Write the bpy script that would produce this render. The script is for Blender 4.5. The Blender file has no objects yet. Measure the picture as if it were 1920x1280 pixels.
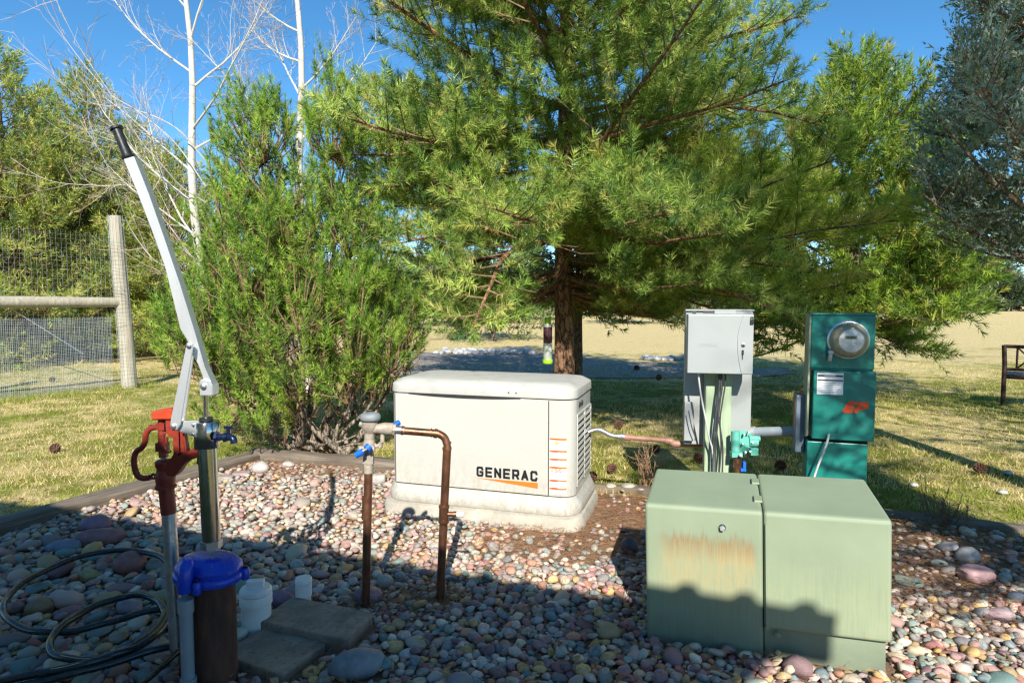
import bpy, bmesh, math, random
import numpy as np
from mathutils import Vector, Matrix, noise
random.seed(7); rng = np.random.default_rng(7)
S = bpy.context.scene
COL = S.collection
# ------------------------------------------------------------------ camera, sky, sun, exposure
FPX, PITCH, CAMH = 1200.0, math.radians(3.72), 1.33
cam_d = bpy.data.cameras.new('camera'); cam = bpy.data.objects.new('camera', cam_d); COL.objects.link(cam)
cam_d.sensor_width = 36; cam_d.lens = FPX / 1920 * 36; cam_d.clip_start = 0.05; cam_d.clip_end = 3000
cam.location = (0, 0, CAMH); cam.rotation_euler = (math.pi / 2 - PITCH, 0, 0)
S.camera = cam
SHX, SHY = -0.04, 1.42                      # where a shadow falls per metre of height
to_sun = Vector((-SHX, -SHY, 1.0)).normalized()
SUN_EL = math.asin(to_sun.z)
W = bpy.data.worlds.new('World'); S.world = W; W.use_nodes = True
nt = W.node_tree; bg = nt.nodes['Background']
sky = nt.nodes.new('ShaderNodeTexSky'); sky.sky_type = 'NISHITA'; sky.sun_disc = False
sky.sun_elevation = SUN_EL; sky.sun_rotation = math.atan2(to_sun.x, to_sun.y)
sky.altitude = 2600; sky.air_density = 1.0; sky.dust_density = 0.0; sky.ozone_density = 4.0
hs = nt.nodes.new('ShaderNodeHueSaturation'); hs.inputs['Hue'].default_value = 0.490; hs.inputs['Saturation'].default_value = 1.18
nt.links.new(sky.outputs[0], hs.inputs['Color']); nt.links.new(hs.outputs[0], bg.inputs[0]); bg.inputs[1].default_value = 0.12
sun_d = bpy.data.lights.new('sun', 'SUN'); sun_d.energy = 5.0; sun_d.angle = math.radians(0.53); sun_d.color = (1.0, 0.955, 0.86)
sun = bpy.data.objects.new('sun', sun_d); COL.objects.link(sun)
sun.rotation_euler = to_sun.to_track_quat('Z', 'Y').to_euler(); sun.location = (0, -10, 20)
S.view_settings.view_transform = 'Standard'; S.view_settings.look = 'None'
S.view_settings.gamma = 1; S.view_settings.use_curve_mapping = False; S.view_settings.exposure = 0.75
S.render.engine = 'CYCLES'
try:
    S.cycles.use_denoising = True; S.cycles.denoiser = 'OPENIMAGEDENOISE'; S.cycles.denoising_prefilter = 'NONE'; S.cycles.pixel_filter_type = 'BLACKMAN_HARRIS'; S.cycles.filter_width = 1.35
    S.cycles.max_bounces = 8; S.cycles.diffuse_bounces = 4; S.cycles.transparent_max_bounces = 16
    S.cycles.sample_clamp_indirect = 6
except Exception: pass

# ------------------------------------------------------------------ picture measurements to places
def P(px, py, Y):
    x = (px - 960) / FPX; y = -(py - 640) / FPX
    c, s = math.cos(PITCH), math.sin(PITCH)
    d = Vector((x, c + y * s, -s + y * c)); k = Y / d.y
    return Vector((0, 0, CAMH)) + d * k
def G(px, py, z=0.0):
    x = (px - 960) / FPX; y = -(py - 640) / FPX
    c, s = math.cos(PITCH), math.sin(PITCH)
    d = Vector((x, c + y * s, -s + y * c)); k = (z - CAMH) / d.z
    return Vector((0, 0, CAMH)) + d * k

# ------------------------------------------------------------------ materials
def newmat(name):
    m = bpy.data.materials.new(name); m.use_nodes = True
    t = m.node_tree; b = t.nodes['Principled BSDF']
    return m, t, b
def N(t, typ, **kw):
    n = t.nodes.new(typ)
    for k, v in kw.items():
        if k in n.bl_rna.properties: setattr(n, k, v)
        else: n.inputs[k.replace('_', ' ')].default_value = v
    return n
def ramp(t, fac, stops, mode='LINEAR'):
    r = t.nodes.new('ShaderNodeValToRGB'); r.color_ramp.interpolation = mode
    e = r.color_ramp.elements
    while len(e) < len(stops): e.new(0.5)
    for i, (p, c) in enumerate(stops):
        e[i].position = p; e[i].color = (*c, 1) if len(c) == 3 else c
    if fac is not None: t.links.new(fac, r.inputs[0])
    return r
def mixc(t, fac, a, b, mode='MIX'):
    m = t.nodes.new('ShaderNodeMix'); m.data_type = 'RGBA'; m.blend_type = mode
    for s, v in ((0, fac), (6, a), (7, b)):
        if isinstance(v, (int, float)): m.inputs[s].default_value = v
        elif isinstance(v, tuple): m.inputs[s].default_value = (*v, 1) if len(v) == 3 else v
        else: t.links.new(v, m.inputs[s])
    return m.outputs[2]
def coords(t, scale=(1, 1, 1), kind='Object'):
    tc = t.nodes.new('ShaderNodeTexCoord'); mp = t.nodes.new('ShaderNodeMapping')
    t.links.new(tc.outputs[kind], mp.inputs[0]); mp.inputs['Scale'].default_value = scale
    return mp.outputs[0]
def noi(t, vec, scale, detail=4, rough=0.55, out=0):
    n = t.nodes.new('ShaderNodeTexNoise'); n.inputs['Scale'].default_value = scale
    n.inputs['Detail'].default_value = detail; n.inputs['Roughness'].default_value = rough
    if vec is not None: t.links.new(vec, n.inputs['Vector'])
    return n.outputs[out]
def bump(t, b, h, strength=0.3, dist=0.01):
    n = t.nodes.new('ShaderNodeBump'); n.inputs['Strength'].default_value = strength; n.inputs['Distance'].default_value = dist
    t.links.new(h, n.inputs['Height']); t.links.new(n.outputs[0], b.inputs['Normal']); return n
def mat(name, c, rough=0.5, metal=0.0, var=0.15, vs=6.0, bs=90.0, bst=0.15, dirt=None, dirt_amt=0.4, scale=(1, 1, 1), rvar=0.15):
    m, t, b = newmat(name); v = coords(t, scale)
    n1 = noi(t, v, vs, 5)
    lo = tuple(max(0, x * (1 - var)) for x in c); hi = tuple(min(1, x * (1 + var)) for x in c)
    col = ramp(t, n1, [(0.3, lo), (0.7, hi)]).outputs[0]
    if dirt:
        n2 = noi(t, v, vs * 2.3, 6, 0.7)
        f = ramp(t, n2, [(0.50, (0, 0, 0)), (0.72, (dirt_amt,) * 3)]).outputs[0]
        col = mixc(t, f, col, dirt)
    t.links.new(col, b.inputs['Base Color'])
    b.inputs['Metallic'].default_value = metal
    rr = ramp(t, noi(t, v, vs * 3, 4), [(0.3, (max(0.03, rough - rvar),) * 3), (0.7, (min(1, rough + rvar),) * 3)])
    t.links.new(rr.outputs[0], b.inputs['Roughness'])
    if bst: bump(t, b, noi(t, v, bs, 4), bst, 0.002)
    return m
def foot_dirt(m, z1, c, amt):
    t = m.node_tree; b = t.nodes['Principled BSDF']; ln = b.inputs['Base Color'].links[0]; src = ln.from_socket
    v = coords(t); sep = t.nodes.new('ShaderNodeSeparateXYZ'); t.links.new(v, sep.inputs[0]); mr = t.nodes.new('ShaderNodeMapRange')
    mr.inputs[1].default_value = 0.0; mr.inputs[2].default_value = z1; mr.inputs[3].default_value = 1; mr.inputs[4].default_value = 0; t.links.new(sep.outputs[2], mr.inputs[0])
    k = t.nodes.new('ShaderNodeMath'); k.operation = 'MULTIPLY'; t.links.new(mr.outputs[0], k.inputs[0])
    t.links.new(ramp(t, noi(t, coords(t, (1, 1, 0.5)), 38, 6, 0.8), [(0.42, (0, 0, 0)), (0.62, (amt,) * 3)]).outputs[0], k.inputs[1])
    t.links.new(mixc(t, k.outputs[0], src, c), b.inputs['Base Color'])
def foliage_mat(name, trans=0.42, rough=0.5, tint=(1, 1, 1)):
    m, t, b = newmat(name)
    a = N(t, 'ShaderNodeAttribute', attribute_name='Col')
    c = mixc(t, 1.0, a.outputs[0], tint, 'MULTIPLY')
    t.links.new(c, b.inputs['Base Color']); b.inputs['Roughness'].default_value = rough
    b.inputs['Specular IOR Level'].default_value = 0.35
    tr = t.nodes.new('ShaderNodeBsdfTranslucent'); t.links.new(c, tr.inputs[0])
    mx = t.nodes.new('ShaderNodeMixShader'); mx.inputs[0].default_value = trans
    t.links.new(b.outputs[0], mx.inputs[1]); t.links.new(tr.outputs[0], mx.inputs[2])
    t.links.new(mx.outputs[0], t.nodes['Material Output'].inputs[0]); return m
def bark_mat(name, c1, c2, c3, vs=14, zs=0.35, bd=0.012, attr=False):
    m, t, b = newmat(name); v = coords(t, (1, 1, zs))
    n1 = noi(t, v, vs, 8, 0.65); n2 = noi(t, v, vs * 0.3, 3)
    vo = t.nodes.new('ShaderNodeTexVoronoi'); vo.feature = 'DISTANCE_TO_EDGE'; vo.inputs['Scale'].default_value = vs * 1.2
    wv = mixc(t, 0.12, v, noi(t, v, vs, 4, 0.6, 1)); t.links.new(wv, vo.inputs['Vector'])
    cr = ramp(t, vo.outputs[0], [(0.0, (0, 0, 0)), (0.12, (1, 1, 1))]).outputs[0]
    col = ramp(t, n1, [(0.3, c1), (0.55, c2), (0.75, c3)]).outputs[0]
    col = mixc(t, ramp(t, n2, [(0.4, (0, 0, 0)), (0.65, (0.7,) * 3)]).outputs[0], col, c3)
    col = mixc(t, cr, tuple(x * 0.3 for x in c1), col)
    t.links.new(col, b.inputs['Base Color']); b.inputs['Roughness'].default_value = 0.85
    hh = mixc(t, 0.4, cr, n1); bump(t, b, hh, 0.9, bd); return m

M = {}
M['gen_white'] = mat('enamel_cream', (0.475, 0.465, 0.42), 0.28, var=0.025, vs=3, bs=160, bst=0.10, dirt=(0.55, 0.50, 0.40), dirt_amt=0.12, rvar=0.05)
M['gen_top'] = mat('enamel_cream_dusty', (0.455, 0.445, 0.41), 0.42, var=0.05, vs=4, dirt=(0.33, 0.31, 0.27), dirt_amt=0.45, rvar=0.1)
foot_dirt(M['gen_white'], 0.42, (0.30, 0.24, 0.16), 0.75)
M['dark_gap'] = mat('dark_gap', (0.02, 0.02, 0.02), 0.8)
M['black_print'] = mat('black_print', (0.012, 0.012, 0.014), 0.45, bst=0)
M['orange_print'] = mat('orange_print', (0.80, 0.17, 0.02), 0.4, var=0.05, bst=0)
M['red_orange'] = mat('red_orange_print', (0.72, 0.07, 0.01), 0.4, var=0.05, bst=0)
M['yellow_print'] = mat('yellow_print', (0.85, 0.62, 0.03), 0.4, var=0.05, bst=0)
M['red_print'] = mat('red_print', (0.65, 0.05, 0.04), 0.4, var=0.05, bst=0)
M['label_white'] = mat('label_white', (0.75, 0.76, 0.76), 0.4, var=0.04, bst=0)
M['label_grey'] = mat('label_grey', (0.42, 0.44, 0.46), 0.4, var=0.1, vs=200, bst=0)
M['concrete'] = mat('concrete', (0.42, 0.385, 0.32), 0.9, var=0.18, vs=9, bs=120, bst=0.6, dirt=(0.2, 0.16, 0.11), dirt_amt=0.5)
M['paver'] = mat('paver_concrete', (0.27, 0.205, 0.15), 0.92, var=0.35, vs=12, bs=150, bst=0.9, dirt=(0.07, 0.06, 0.045), dirt_amt=0.7)
M['box_white'] = mat('box_white', (0.315, 0.335, 0.33), 0.42, var=0.02, vs=3, bst=0.05, dirt=(0.4, 0.38, 0.34), dirt_amt=0.1)
M['side_blue'] = mat('blue_grey_enamel', (0.13, 0.17, 0.21), 0.4, var=0.15)
M['box_grey'] = mat('box_grey', (0.36, 0.37, 0.35), 0.5, var=0.06, vs=8, dirt=(0.3, 0.27, 0.22), dirt_amt=0.25)
M['teal'] = mat('teal_enamel', (0.004, 0.175, 0.138), 0.38, var=0.08, vs=5, bst=0.08, dirt=(0.03, 0.2, 0.16), dirt_amt=0.4)
M['teal_reg'] = mat('regulator_green', (0.10, 0.40, 0.31), 0.5, var=0.15, vs=30, dirt=(0.25, 0.42, 0.33), dirt_amt=0.5)
M['galv'] = mat('galvanised_steel', (0.42, 0.43, 0.44), 0.42, 0.85, var=0.2, vs=18, bst=0.15, dirt=(0.22, 0.21, 0.19), dirt_amt=0.5)
M['alu'] = mat('brushed_aluminium', (0.74, 0.76, 0.79), 0.42, 0.75, var=0.05, vs=3, bst=0.15, bs=40, rvar=0.04, scale=(1, 1, 0.15))
M['steel'] = mat('polished_steel', (0.55, 0.54, 0.52), 0.17, 1.0, var=0.08, vs=8, bst=0.05, rvar=0.06)
M['copper'] = mat('weathered_copper', (0.22, 0.10, 0.055), 0.42, 0.75, var=0.35, vs=16, bst=0.25, dirt=(0.09, 0.05, 0.035), dirt_amt=0.7, scale=(1, 1, 0.5))
M['copper_pink'] = mat('painted_gas_pipe', (0.36, 0.19, 0.14), 0.55, 0.15, var=0.2, vs=14, dirt=(0.23, 0.1, 0.06), dirt_amt=0.6)
M['bronze'] = mat('corroded_bronze', (0.36, 0.30, 0.24), 0.75, 0.25, var=0.3, vs=25, bst=0.6, dirt=(0.42, 0.40, 0.36), dirt_amt=0.7)
M['grey_cap'] = mat('grey_plastic', (0.20, 0.22, 0.23), 0.65, var=0.2, vs=20)
M['blue_grip'] = mat('blue_vinyl', (0.01, 0.13, 0.62), 0.4, var=0.1)
M['blue_cap'] = mat('blue_enamel', (0.012, 0.055, 0.52), 0.28, var=0.15, vs=10, bst=0.25, bs=60, dirt=(0.04, 0.08, 0.35), dirt_amt=0.3)
M['casing'] = mat('rusty_casing', (0.075, 0.035, 0.024), 0.75, 0.2, var=0.5, vs=10, bst=0.6, dirt=(0.17, 0.075, 0.035), dirt_amt=0.7, scale=(1, 1, 0.3))
M['red'] = mat('red_cast_iron', (0.23, 0.026, 0.014), 0.45, var=0.3, vs=14, bst=0.5, bs=70, dirt=(0.16, 0.022, 0.014), dirt_amt=0.7)
M['red_top'] = mat('red_cap_sunlit', (0.48, 0.055, 0.018), 0.4, var=0.2, vs=14, bst=0.4, bs=70)  # lit copy of the hydrant red; sun on the cap is in the colour
M['navy'] = mat('navy_metal', (0.02, 0.035, 0.09), 0.3, 0.7, var=0.2)
M['black'] = mat('black_rubber', (0.015, 0.016, 0.018), 0.45, var=0.2, vs=20)
M['hose'] = mat('hose_rubber', (0.016, 0.021, 0.022), 0.28, var=0.3, vs=12, dirt=(0.05, 0.05, 0.045), dirt_amt=0.4)
M['stripe'] = mat('hose_stripe_highlight', (0.55, 0.50, 0.25), 0.4)
M['pvc'] = mat('white_pvc', (0.72, 0.72, 0.68), 0.4, var=0.06, vs=8, dirt=(0.45, 0.42, 0.35), dirt_amt=0.3)
M['pvc_grey'] = mat('grey_pvc', (0.26, 0.30, 0.33), 0.5, var=0.1, vs=10)
M['cable_dark'] = mat('cable_dark', (0.05, 0.05, 0.055), 0.5, var=0.2)
M['cable_light'] = mat('cable_light', (0.5, 0.5, 0.46), 0.5, var=0.1)
M['glass_meter'] = mat('meter_cover', (0.27, 0.245, 0.15), 0.22, 0.0, var=0.12, vs=5, bst=0.0)
M['meter_face'] = mat('meter_face', (0.55, 0.55, 0.52), 0.25, var=0.06, bst=0)
M['lcd'] = mat('lcd_screen', (0.16, 0.18, 0.12), 0.2, bst=0)
M['lime'] = mat('lime_plastic', (0.28, 0.56, 0.02), 0.4)
M['seed'] = mat('dark_seed', (0.045, 0.012, 0.02), 0.7, var=0.5, vs=120)
M['tube'] = mat('cloudy_tube', (0.42, 0.45, 0.40), 0.3, var=0.1)
M['bench'] = mat('brown_bench_metal', (0.055, 0.028, 0.022), 0.5, 0.3, var=0.3)
M['wire'] = mat('fence_wire_metal', (0.45, 0.48, 0.48), 0.5, 0.6)
M['mesh_white'] = mat('bright_wire_metal', (0.50, 0.56, 0.62), 0.5, 0.3)
M['siding'] = mat('house_siding', (0.68, 0.62, 0.53), 0.8)
M['roof'] = mat('metal_roof', (0.12, 0.10, 0.09), 0.5, 0.3)
M['pine_needle'] = foliage_mat('pine_needles')
M['pine_bark'] = bark_mat('pine_bark', (0.13, 0.07, 0.045), (0.30, 0.155, 0.085), (0.42, 0.22, 0.11), 16, 0.4, 0.02)
M['dark_bark'] = bark_mat('dark_bark', (0.07, 0.055, 0.045), (0.16, 0.115, 0.085), (0.26, 0.19, 0.14), 20, 0.3)
M['grey_bark'] = bark_mat('grey_bark', (0.14, 0.10, 0.075), (0.26, 0.20, 0.15), (0.38, 0.31, 0.24), 22, 0.25)
M['orange_bark'] = bark_mat('orange_limb_bark', (0.18, 0.09, 0.04), (0.34, 0.17, 0.075), (0.42, 0.24, 0.12), 24, 0.5)
M['twig'] = mat('twig_bark', (0.20, 0.12, 0.07), 0.85, var=0.4, vs=20)
M['dry'] = mat('dry_stems', (0.36, 0.21, 0.12), 0.85, var=0.35, vs=20)
M['cone'] = mat('pine_cone', (0.11, 0.05, 0.03), 0.8, var=0.4, vs=40)
M['birch_twig'] = mat('birch_twigs', (0.36, 0.29, 0.24), 0.7, var=0.3, vs=4)
def birch():
    m, t, b = newmat('white_birch_bark'); v = coords(t, (1, 1, 1))
    col = ramp(t, noi(t, v, 5, 4), [(0.3, (0.46, 0.42, 0.35)), (0.7, (0.60, 0.57, 0.52))]).outputs[0]
    v2 = coords(t, (6, 6, 26)); f = ramp(t, noi(t, v2, 1.2, 5, 0.7), [(0.60, (0, 0, 0)), (0.70, (0.9,) * 3)]).outputs[0]
    col = mixc(t, f, col, (0.10, 0.075, 0.06)); t.links.new(col, b.inputs['Base Color']); b.inputs['Roughness'].default_value = 0.7
    bump(t, b, f, 0.5, 0.003); return m
M['birch'] = birch()
def wood(name, c1, c2, c3, axis=0, green=False):
    m, t, b = newmat(name); sc = [22, 22, 22]; sc[axis] = 1.4
    v = coords(t, tuple(sc)); n1 = noi(t, v, 1.6, 8, 0.7); v0 = coords(t); n0 = noi(t, v0, 4, 4)
    col = ramp(t, n1, [(0.30, c1), (0.5, c2), (0.72, c3)]).outputs[0]
    col = mixc(t, ramp(t, n0, [(0.45, (0, 0, 0)), (0.7, (0.5,) * 3)]).outputs[0], col, c1)
    t.links.new(col, b.inputs['Base Color']); b.inputs['Roughness'].default_value = 0.88
    bump(t, b, n1, 0.9, 0.006); return m
M['timber'] = wood('weathered_timber', (0.075, 0.055, 0.04), (0.165, 0.13, 0.098), (0.28, 0.235, 0.185), 0)
M['post_wood'] = wood('weathered_post', (0.24, 0.21, 0.16), (0.40, 0.36, 0.28), (0.50, 0.46, 0.37), 2)
M['green_post'] = wood('green_treated_post', (0.26, 0.33, 0.20), (0.37, 0.46, 0.30), (0.43, 0.52, 0.36), 2)

def transformer_mat():
    m, t, b = newmat('utility_green_enamel'); v = coords(t)
    n1 = noi(t, v, 4, 5)
    col = ramp(t, n1, [(0.3, (0.218, 0.270, 0.180)), (0.7, (0.265, 0.318, 0.213))]).outputs[0]
    sep = t.nodes.new('ShaderNodeSeparateXYZ'); t.links.new(v, sep.inputs[0])
    def band(o, a, b_, c_, d_):          # trapezoid over a coordinate
        r = ramp(t, None, [(0, (0, 0, 0)), (0.25, (1, 1, 1)), (0.75, (1, 1, 1)), (1, (0, 0, 0))])
        mr = t.nodes.new('ShaderNodeMapRange'); mr.inputs[1].default_value = a; mr.inputs[2].default_value = b_
        t.links.new(o, mr.inputs[0]); t.links.new(mr.outputs[0], r.inputs[0]); return r
    # rust brushed down the left door: streaks long in z, short in x
    vs = coords(t, (120, 1, 5)); st = noi(t, vs, 1.0, 6, 0.8)
    vz = coords(t, (26, 1, 0.001)); jag = noi(t, vz, 1.0, 9, 0.95)
    def math_(op, a, b2, clamp=False):
        n = t.nodes.new('ShaderNodeMath'); n.operation = op; n.use_clamp = clamp
        for i, q in enumerate((a, b2)):
            if isinstance(q, (int, float)): n.inputs[i].default_value = q
            else: t.links.new(q, n.inputs[i])
        return n.outputs[0]
    top = math_('ADD', math_('MULTIPLY', jag, 0.40), 0.240)          # ragged top height of the stain
    below = math_('MULTIPLY', math_('SUBTRACT', top, sep.outputs[2]), 40.0, True)
    fade = math_('MULTIPLY', math_('SUBTRACT', sep.outputs[2], 0.13), 4.6, True)
    xin = math_('MULTIPLY', math_('MULTIPLY', math_('SUBTRACT', sep.outputs[0], 0.03), 12.0, True), math_('MULTIPLY', math_('SUBTRACT', 0.41, sep.outputs[0]), 40.0, True))
    front = math_('LESS_THAN', sep.outputs[1], 0.02)
    streak = ramp(t, st, [(0.42, (0, 0, 0)), (0.53, (1, 1, 1))]).outputs[0]
    f = math_('MULTIPLY', math_('MULTIPLY', below, fade), math_('MULTIPLY', xin, front))
    patch = ramp(t, noi(t, coords(t, (7, 1, 5)), 1.0, 6, 0.75), [(0.33, (0.35,) * 3), (0.52, (1, 1, 1))]).outputs[0]
    f = math_('MULTIPLY', f, patch)
    f = math_('MULTIPLY', f, math_('ADD', math_('MULTIPLY', streak, 0.66), 0.38))
    pale = math_('MULTIPLY', math_('MULTIPLY', math_('MULTIPLY', math_('SUBTRACT', 0.42, sep.outputs[2]), 6.0, True), front), math_('MULTIPLY', streak, 0.30))
    col = mixc(t, pale, col, (0.38, 0.38, 0.20))
    tone = math_('MULTIPLY', math_('SUBTRACT', top, sep.outputs[2]), 9.0, True)
    col = mixc(t, f, col, mixc(t, tone, (0.22, 0.125, 0.05), (0.39, 0.31, 0.15)))
    # scattered thin rust runs on the right door
    v3 = coords(t, (30, 1, 3.2)); r3 = ramp(t, noi(t, v3, 1.0, 6, 0.7), [(0.66, (0, 0, 0)), (0.74, (0.8,) * 3)]).outputs[0]
    col = mixc(t, math_('MULTIPLY', r3, front), col, (0.34, 0.20, 0.07))
    # chalky rub marks and dirt at the foot
    v4 = noi(t, coords(t, (5, 5, 1)), 3, 5, 0.7)
    col = mixc(t, ramp(t, v4, [(0.6, (0, 0, 0)), (0.75, (0.35,) * 3)]).outputs[0], col, (0.27, 0.30, 0.225))
    d5 = math_('MULTIPLY', math_('MULTIPLY', math_('SUBTRACT', 0.14, sep.outputs[2]), 8.0, True), noi(t, v, 14, 5))
    col = mixc(t, d5, col, (0.13, 0.15, 0.11))
    t.links.new(col, b.inputs['Base Color']); b.inputs['Roughness'].default_value = 0.55
    bump(t, b, noi(t, v, 60, 4), 0.12, 0.002); return m
M['trafo'] = transformer_mat()

def lawn_mat():
    m, t, b = newmat('dormant_lawn'); v = coords(t)
    n1 = noi(t, v, 0.55, 5, 0.6); n2 = noi(t, v, 3.5, 6, 0.7); n3 = noi(t, coords(t, (60, 60, 60)), 1.0, 4, 0.7)
    f = mixc(t, 0.5, n1, n2)
    straw = ramp(t, n3, [(0.3, (0.40, 0.30, 0.12)), (0.7, (0.78, 0.64, 0.34))]).outputs[0]
    green = ramp(t, n3, [(0.3, (0.10, 0.12, 0.018)), (0.7, (0.30, 0.30, 0.05))]).outputs[0]
    far = t.nodes.new('ShaderNodeSeparateXYZ'); t.links.new(v, far.inputs[0])
    mr = t.nodes.new('ShaderNodeMapRange'); mr.inputs[1].default_value = 9.0; mr.inputs[2].default_value = 20.0; mr.inputs[3].default_value = 0.0; mr.inputs[4].default_value = 0.16
    t.links.new(far.outputs[1], mr.inputs[0])
    sb = t.nodes.new('ShaderNodeMath'); sb.operation = 'SUBTRACT'; t.links.new(f, sb.inputs[0]); t.links.new(mr.outputs[0], sb.inputs[1])
    g = ramp(t, sb.outputs[0], [(0.42, (0, 0, 0)), (0.52, (1, 1, 1))]).outputs[0]
    col = mixc(t, g, straw, green)
    n4 = noi(t, v, 9, 5, 0.7)
    col = mixc(t, ramp(t, n4, [(0.58, (0, 0, 0)), (0.7, (0.6,) * 3)]).outputs[0], col, (0.24, 0.14, 0.07))
    t.links.new(col, b.inputs['Base Color']); b.inputs['Roughness'].default_value = 0.95
    b.inputs['Specular IOR Level'].default_value = 0.1
    bump(t, b, n3, 0.8, 0.03); return m
M['lawn'] = lawn_mat()
def soil_mat():
    m, t, b = newmat('soil_with_needles'); v = coords(t)
    n1 = noi(t, v, 6, 6, 0.7); n2 = noi(t, coords(t, (90, 90, 90)), 1, 4, 0.7)
    col = ramp(t, n1, [(0.35, (0.075, 0.05, 0.034)), (0.6, (0.24, 0.13, 0.07))]).outputs[0]
    col = mixc(t, ramp(t, n2, [(0.45, (0, 0, 0)), (0.65, (0.7,) * 3)]).outputs[0], col, (0.36, 0.24, 0.15))
    t.links.new(col, b.inputs['Base Color']); b.inputs['Roughness'].default_value = 0.95; bump(t, b, n2, 0.9, 0.01); return m
M['soil'] = soil_mat()
def path_mat():
    m, t, b = newmat('crushed_gravel'); v = coords(t)
    vo = t.nodes.new('ShaderNodeTexVoronoi'); vo.inputs['Scale'].default_value = 28; t.links.new(v, vo.inputs['Vector'])
    col = ramp(t, vo.outputs[1], [(0.1, (0.14, 0.12, 0.11)), (0.5, (0.27, 0.235, 0.21)), (0.9, (0.38, 0.34, 0.30))]).outputs[0]
    col = mixc(t, ramp(t, noi(t, v, 1.6, 5), [(0.5, (0, 0, 0)), (0.65, (0.8,) * 3)]).outputs[0], col, (0.30, 0.21, 0.12))
    t.links.new(col, b.inputs['Base Color']); b.inputs['Roughness'].default_value = 0.95; bump(t, b, vo.outputs[0], 0.8, 0.02); return m
M['path'] = path_mat()
PAL = [tuple(min(0.56, x * k_) for x, k_ in zip(c_, (1.20, 1.08, 0.98))) for c_ in [(0.27, 0.13, 0.13), (0.33, 0.22, 0.21), (0.19, 0.13, 0.15), (0.33, 0.31, 0.27), (0.45, 0.40, 0.31), (0.20, 0.25, 0.24),
       (0.27, 0.32, 0.29), (0.24, 0.22, 0.24), (0.50, 0.46, 0.39), (0.36, 0.19, 0.13), (0.38, 0.32, 0.30), (0.16, 0.17, 0.19),
       (0.32, 0.25, 0.14), (0.24, 0.16, 0.17), (0.42, 0.33, 0.30), (0.13, 0.19, 0.22), (0.28, 0.26, 0.25), (0.35, 0.36, 0.36), (0.13, 0.23, 0.23), (0.42, 0.30, 0.14)]]
def stone_mat(name, attr):
    m, t, b = newmat(name); v = coords(t, (1, 1, 1))
    if attr: base = N(t, 'ShaderNodeAttribute', attribute_name='Col').outputs[0]
    else:
        oi = t.nodes.new('ShaderNodeObjectInfo')
        base = ramp(t, oi.outputs['Random'], [(i / len(PAL), c) for i, c in enumerate(PAL)], 'CONSTANT').outputs[0]
    k = ramp(t, noi(t, v, 55, 6, 0.7), [(0.3, (0.68,) * 3), (0.7, (1.3,) * 3)]).outputs[0]
    col = mixc(t, 1.0, base, k, 'MULTIPLY')
    wv = t.nodes.new('ShaderNodeTexNoise'); wv.inputs['Scale'].default_value = 14; wv.inputs['Distortion'].default_value = 1.2; t.links.new(v, wv.inputs['Vector'])
    col = mixc(t, ramp(t, wv.outputs[0], [(0.57, (0, 0, 0)), (0.68, (0.45,) * 3)]).outputs[0], col, (0.44, 0.40, 0.35))
    t.links.new(col, b.inputs['Base Color']); b.inputs['Roughness'].default_value = 0.78; b.inputs['Specular IOR Level'].default_value = 0.3
    bump(t, b, noi(t, v, 130, 4), 0.45, 0.002); return m
M['stone'] = stone_mat('river_stone', False); M['pebble'] = stone_mat('river_pebble', True)
def solid_stone(name, c): 
    return mat(name, c, 0.65, var=0.22, vs=16, bs=120, bst=0.4, dirt=tuple(min(1, x * 1.5 + 0.05) for x in c), dirt_amt=0.35)

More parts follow.
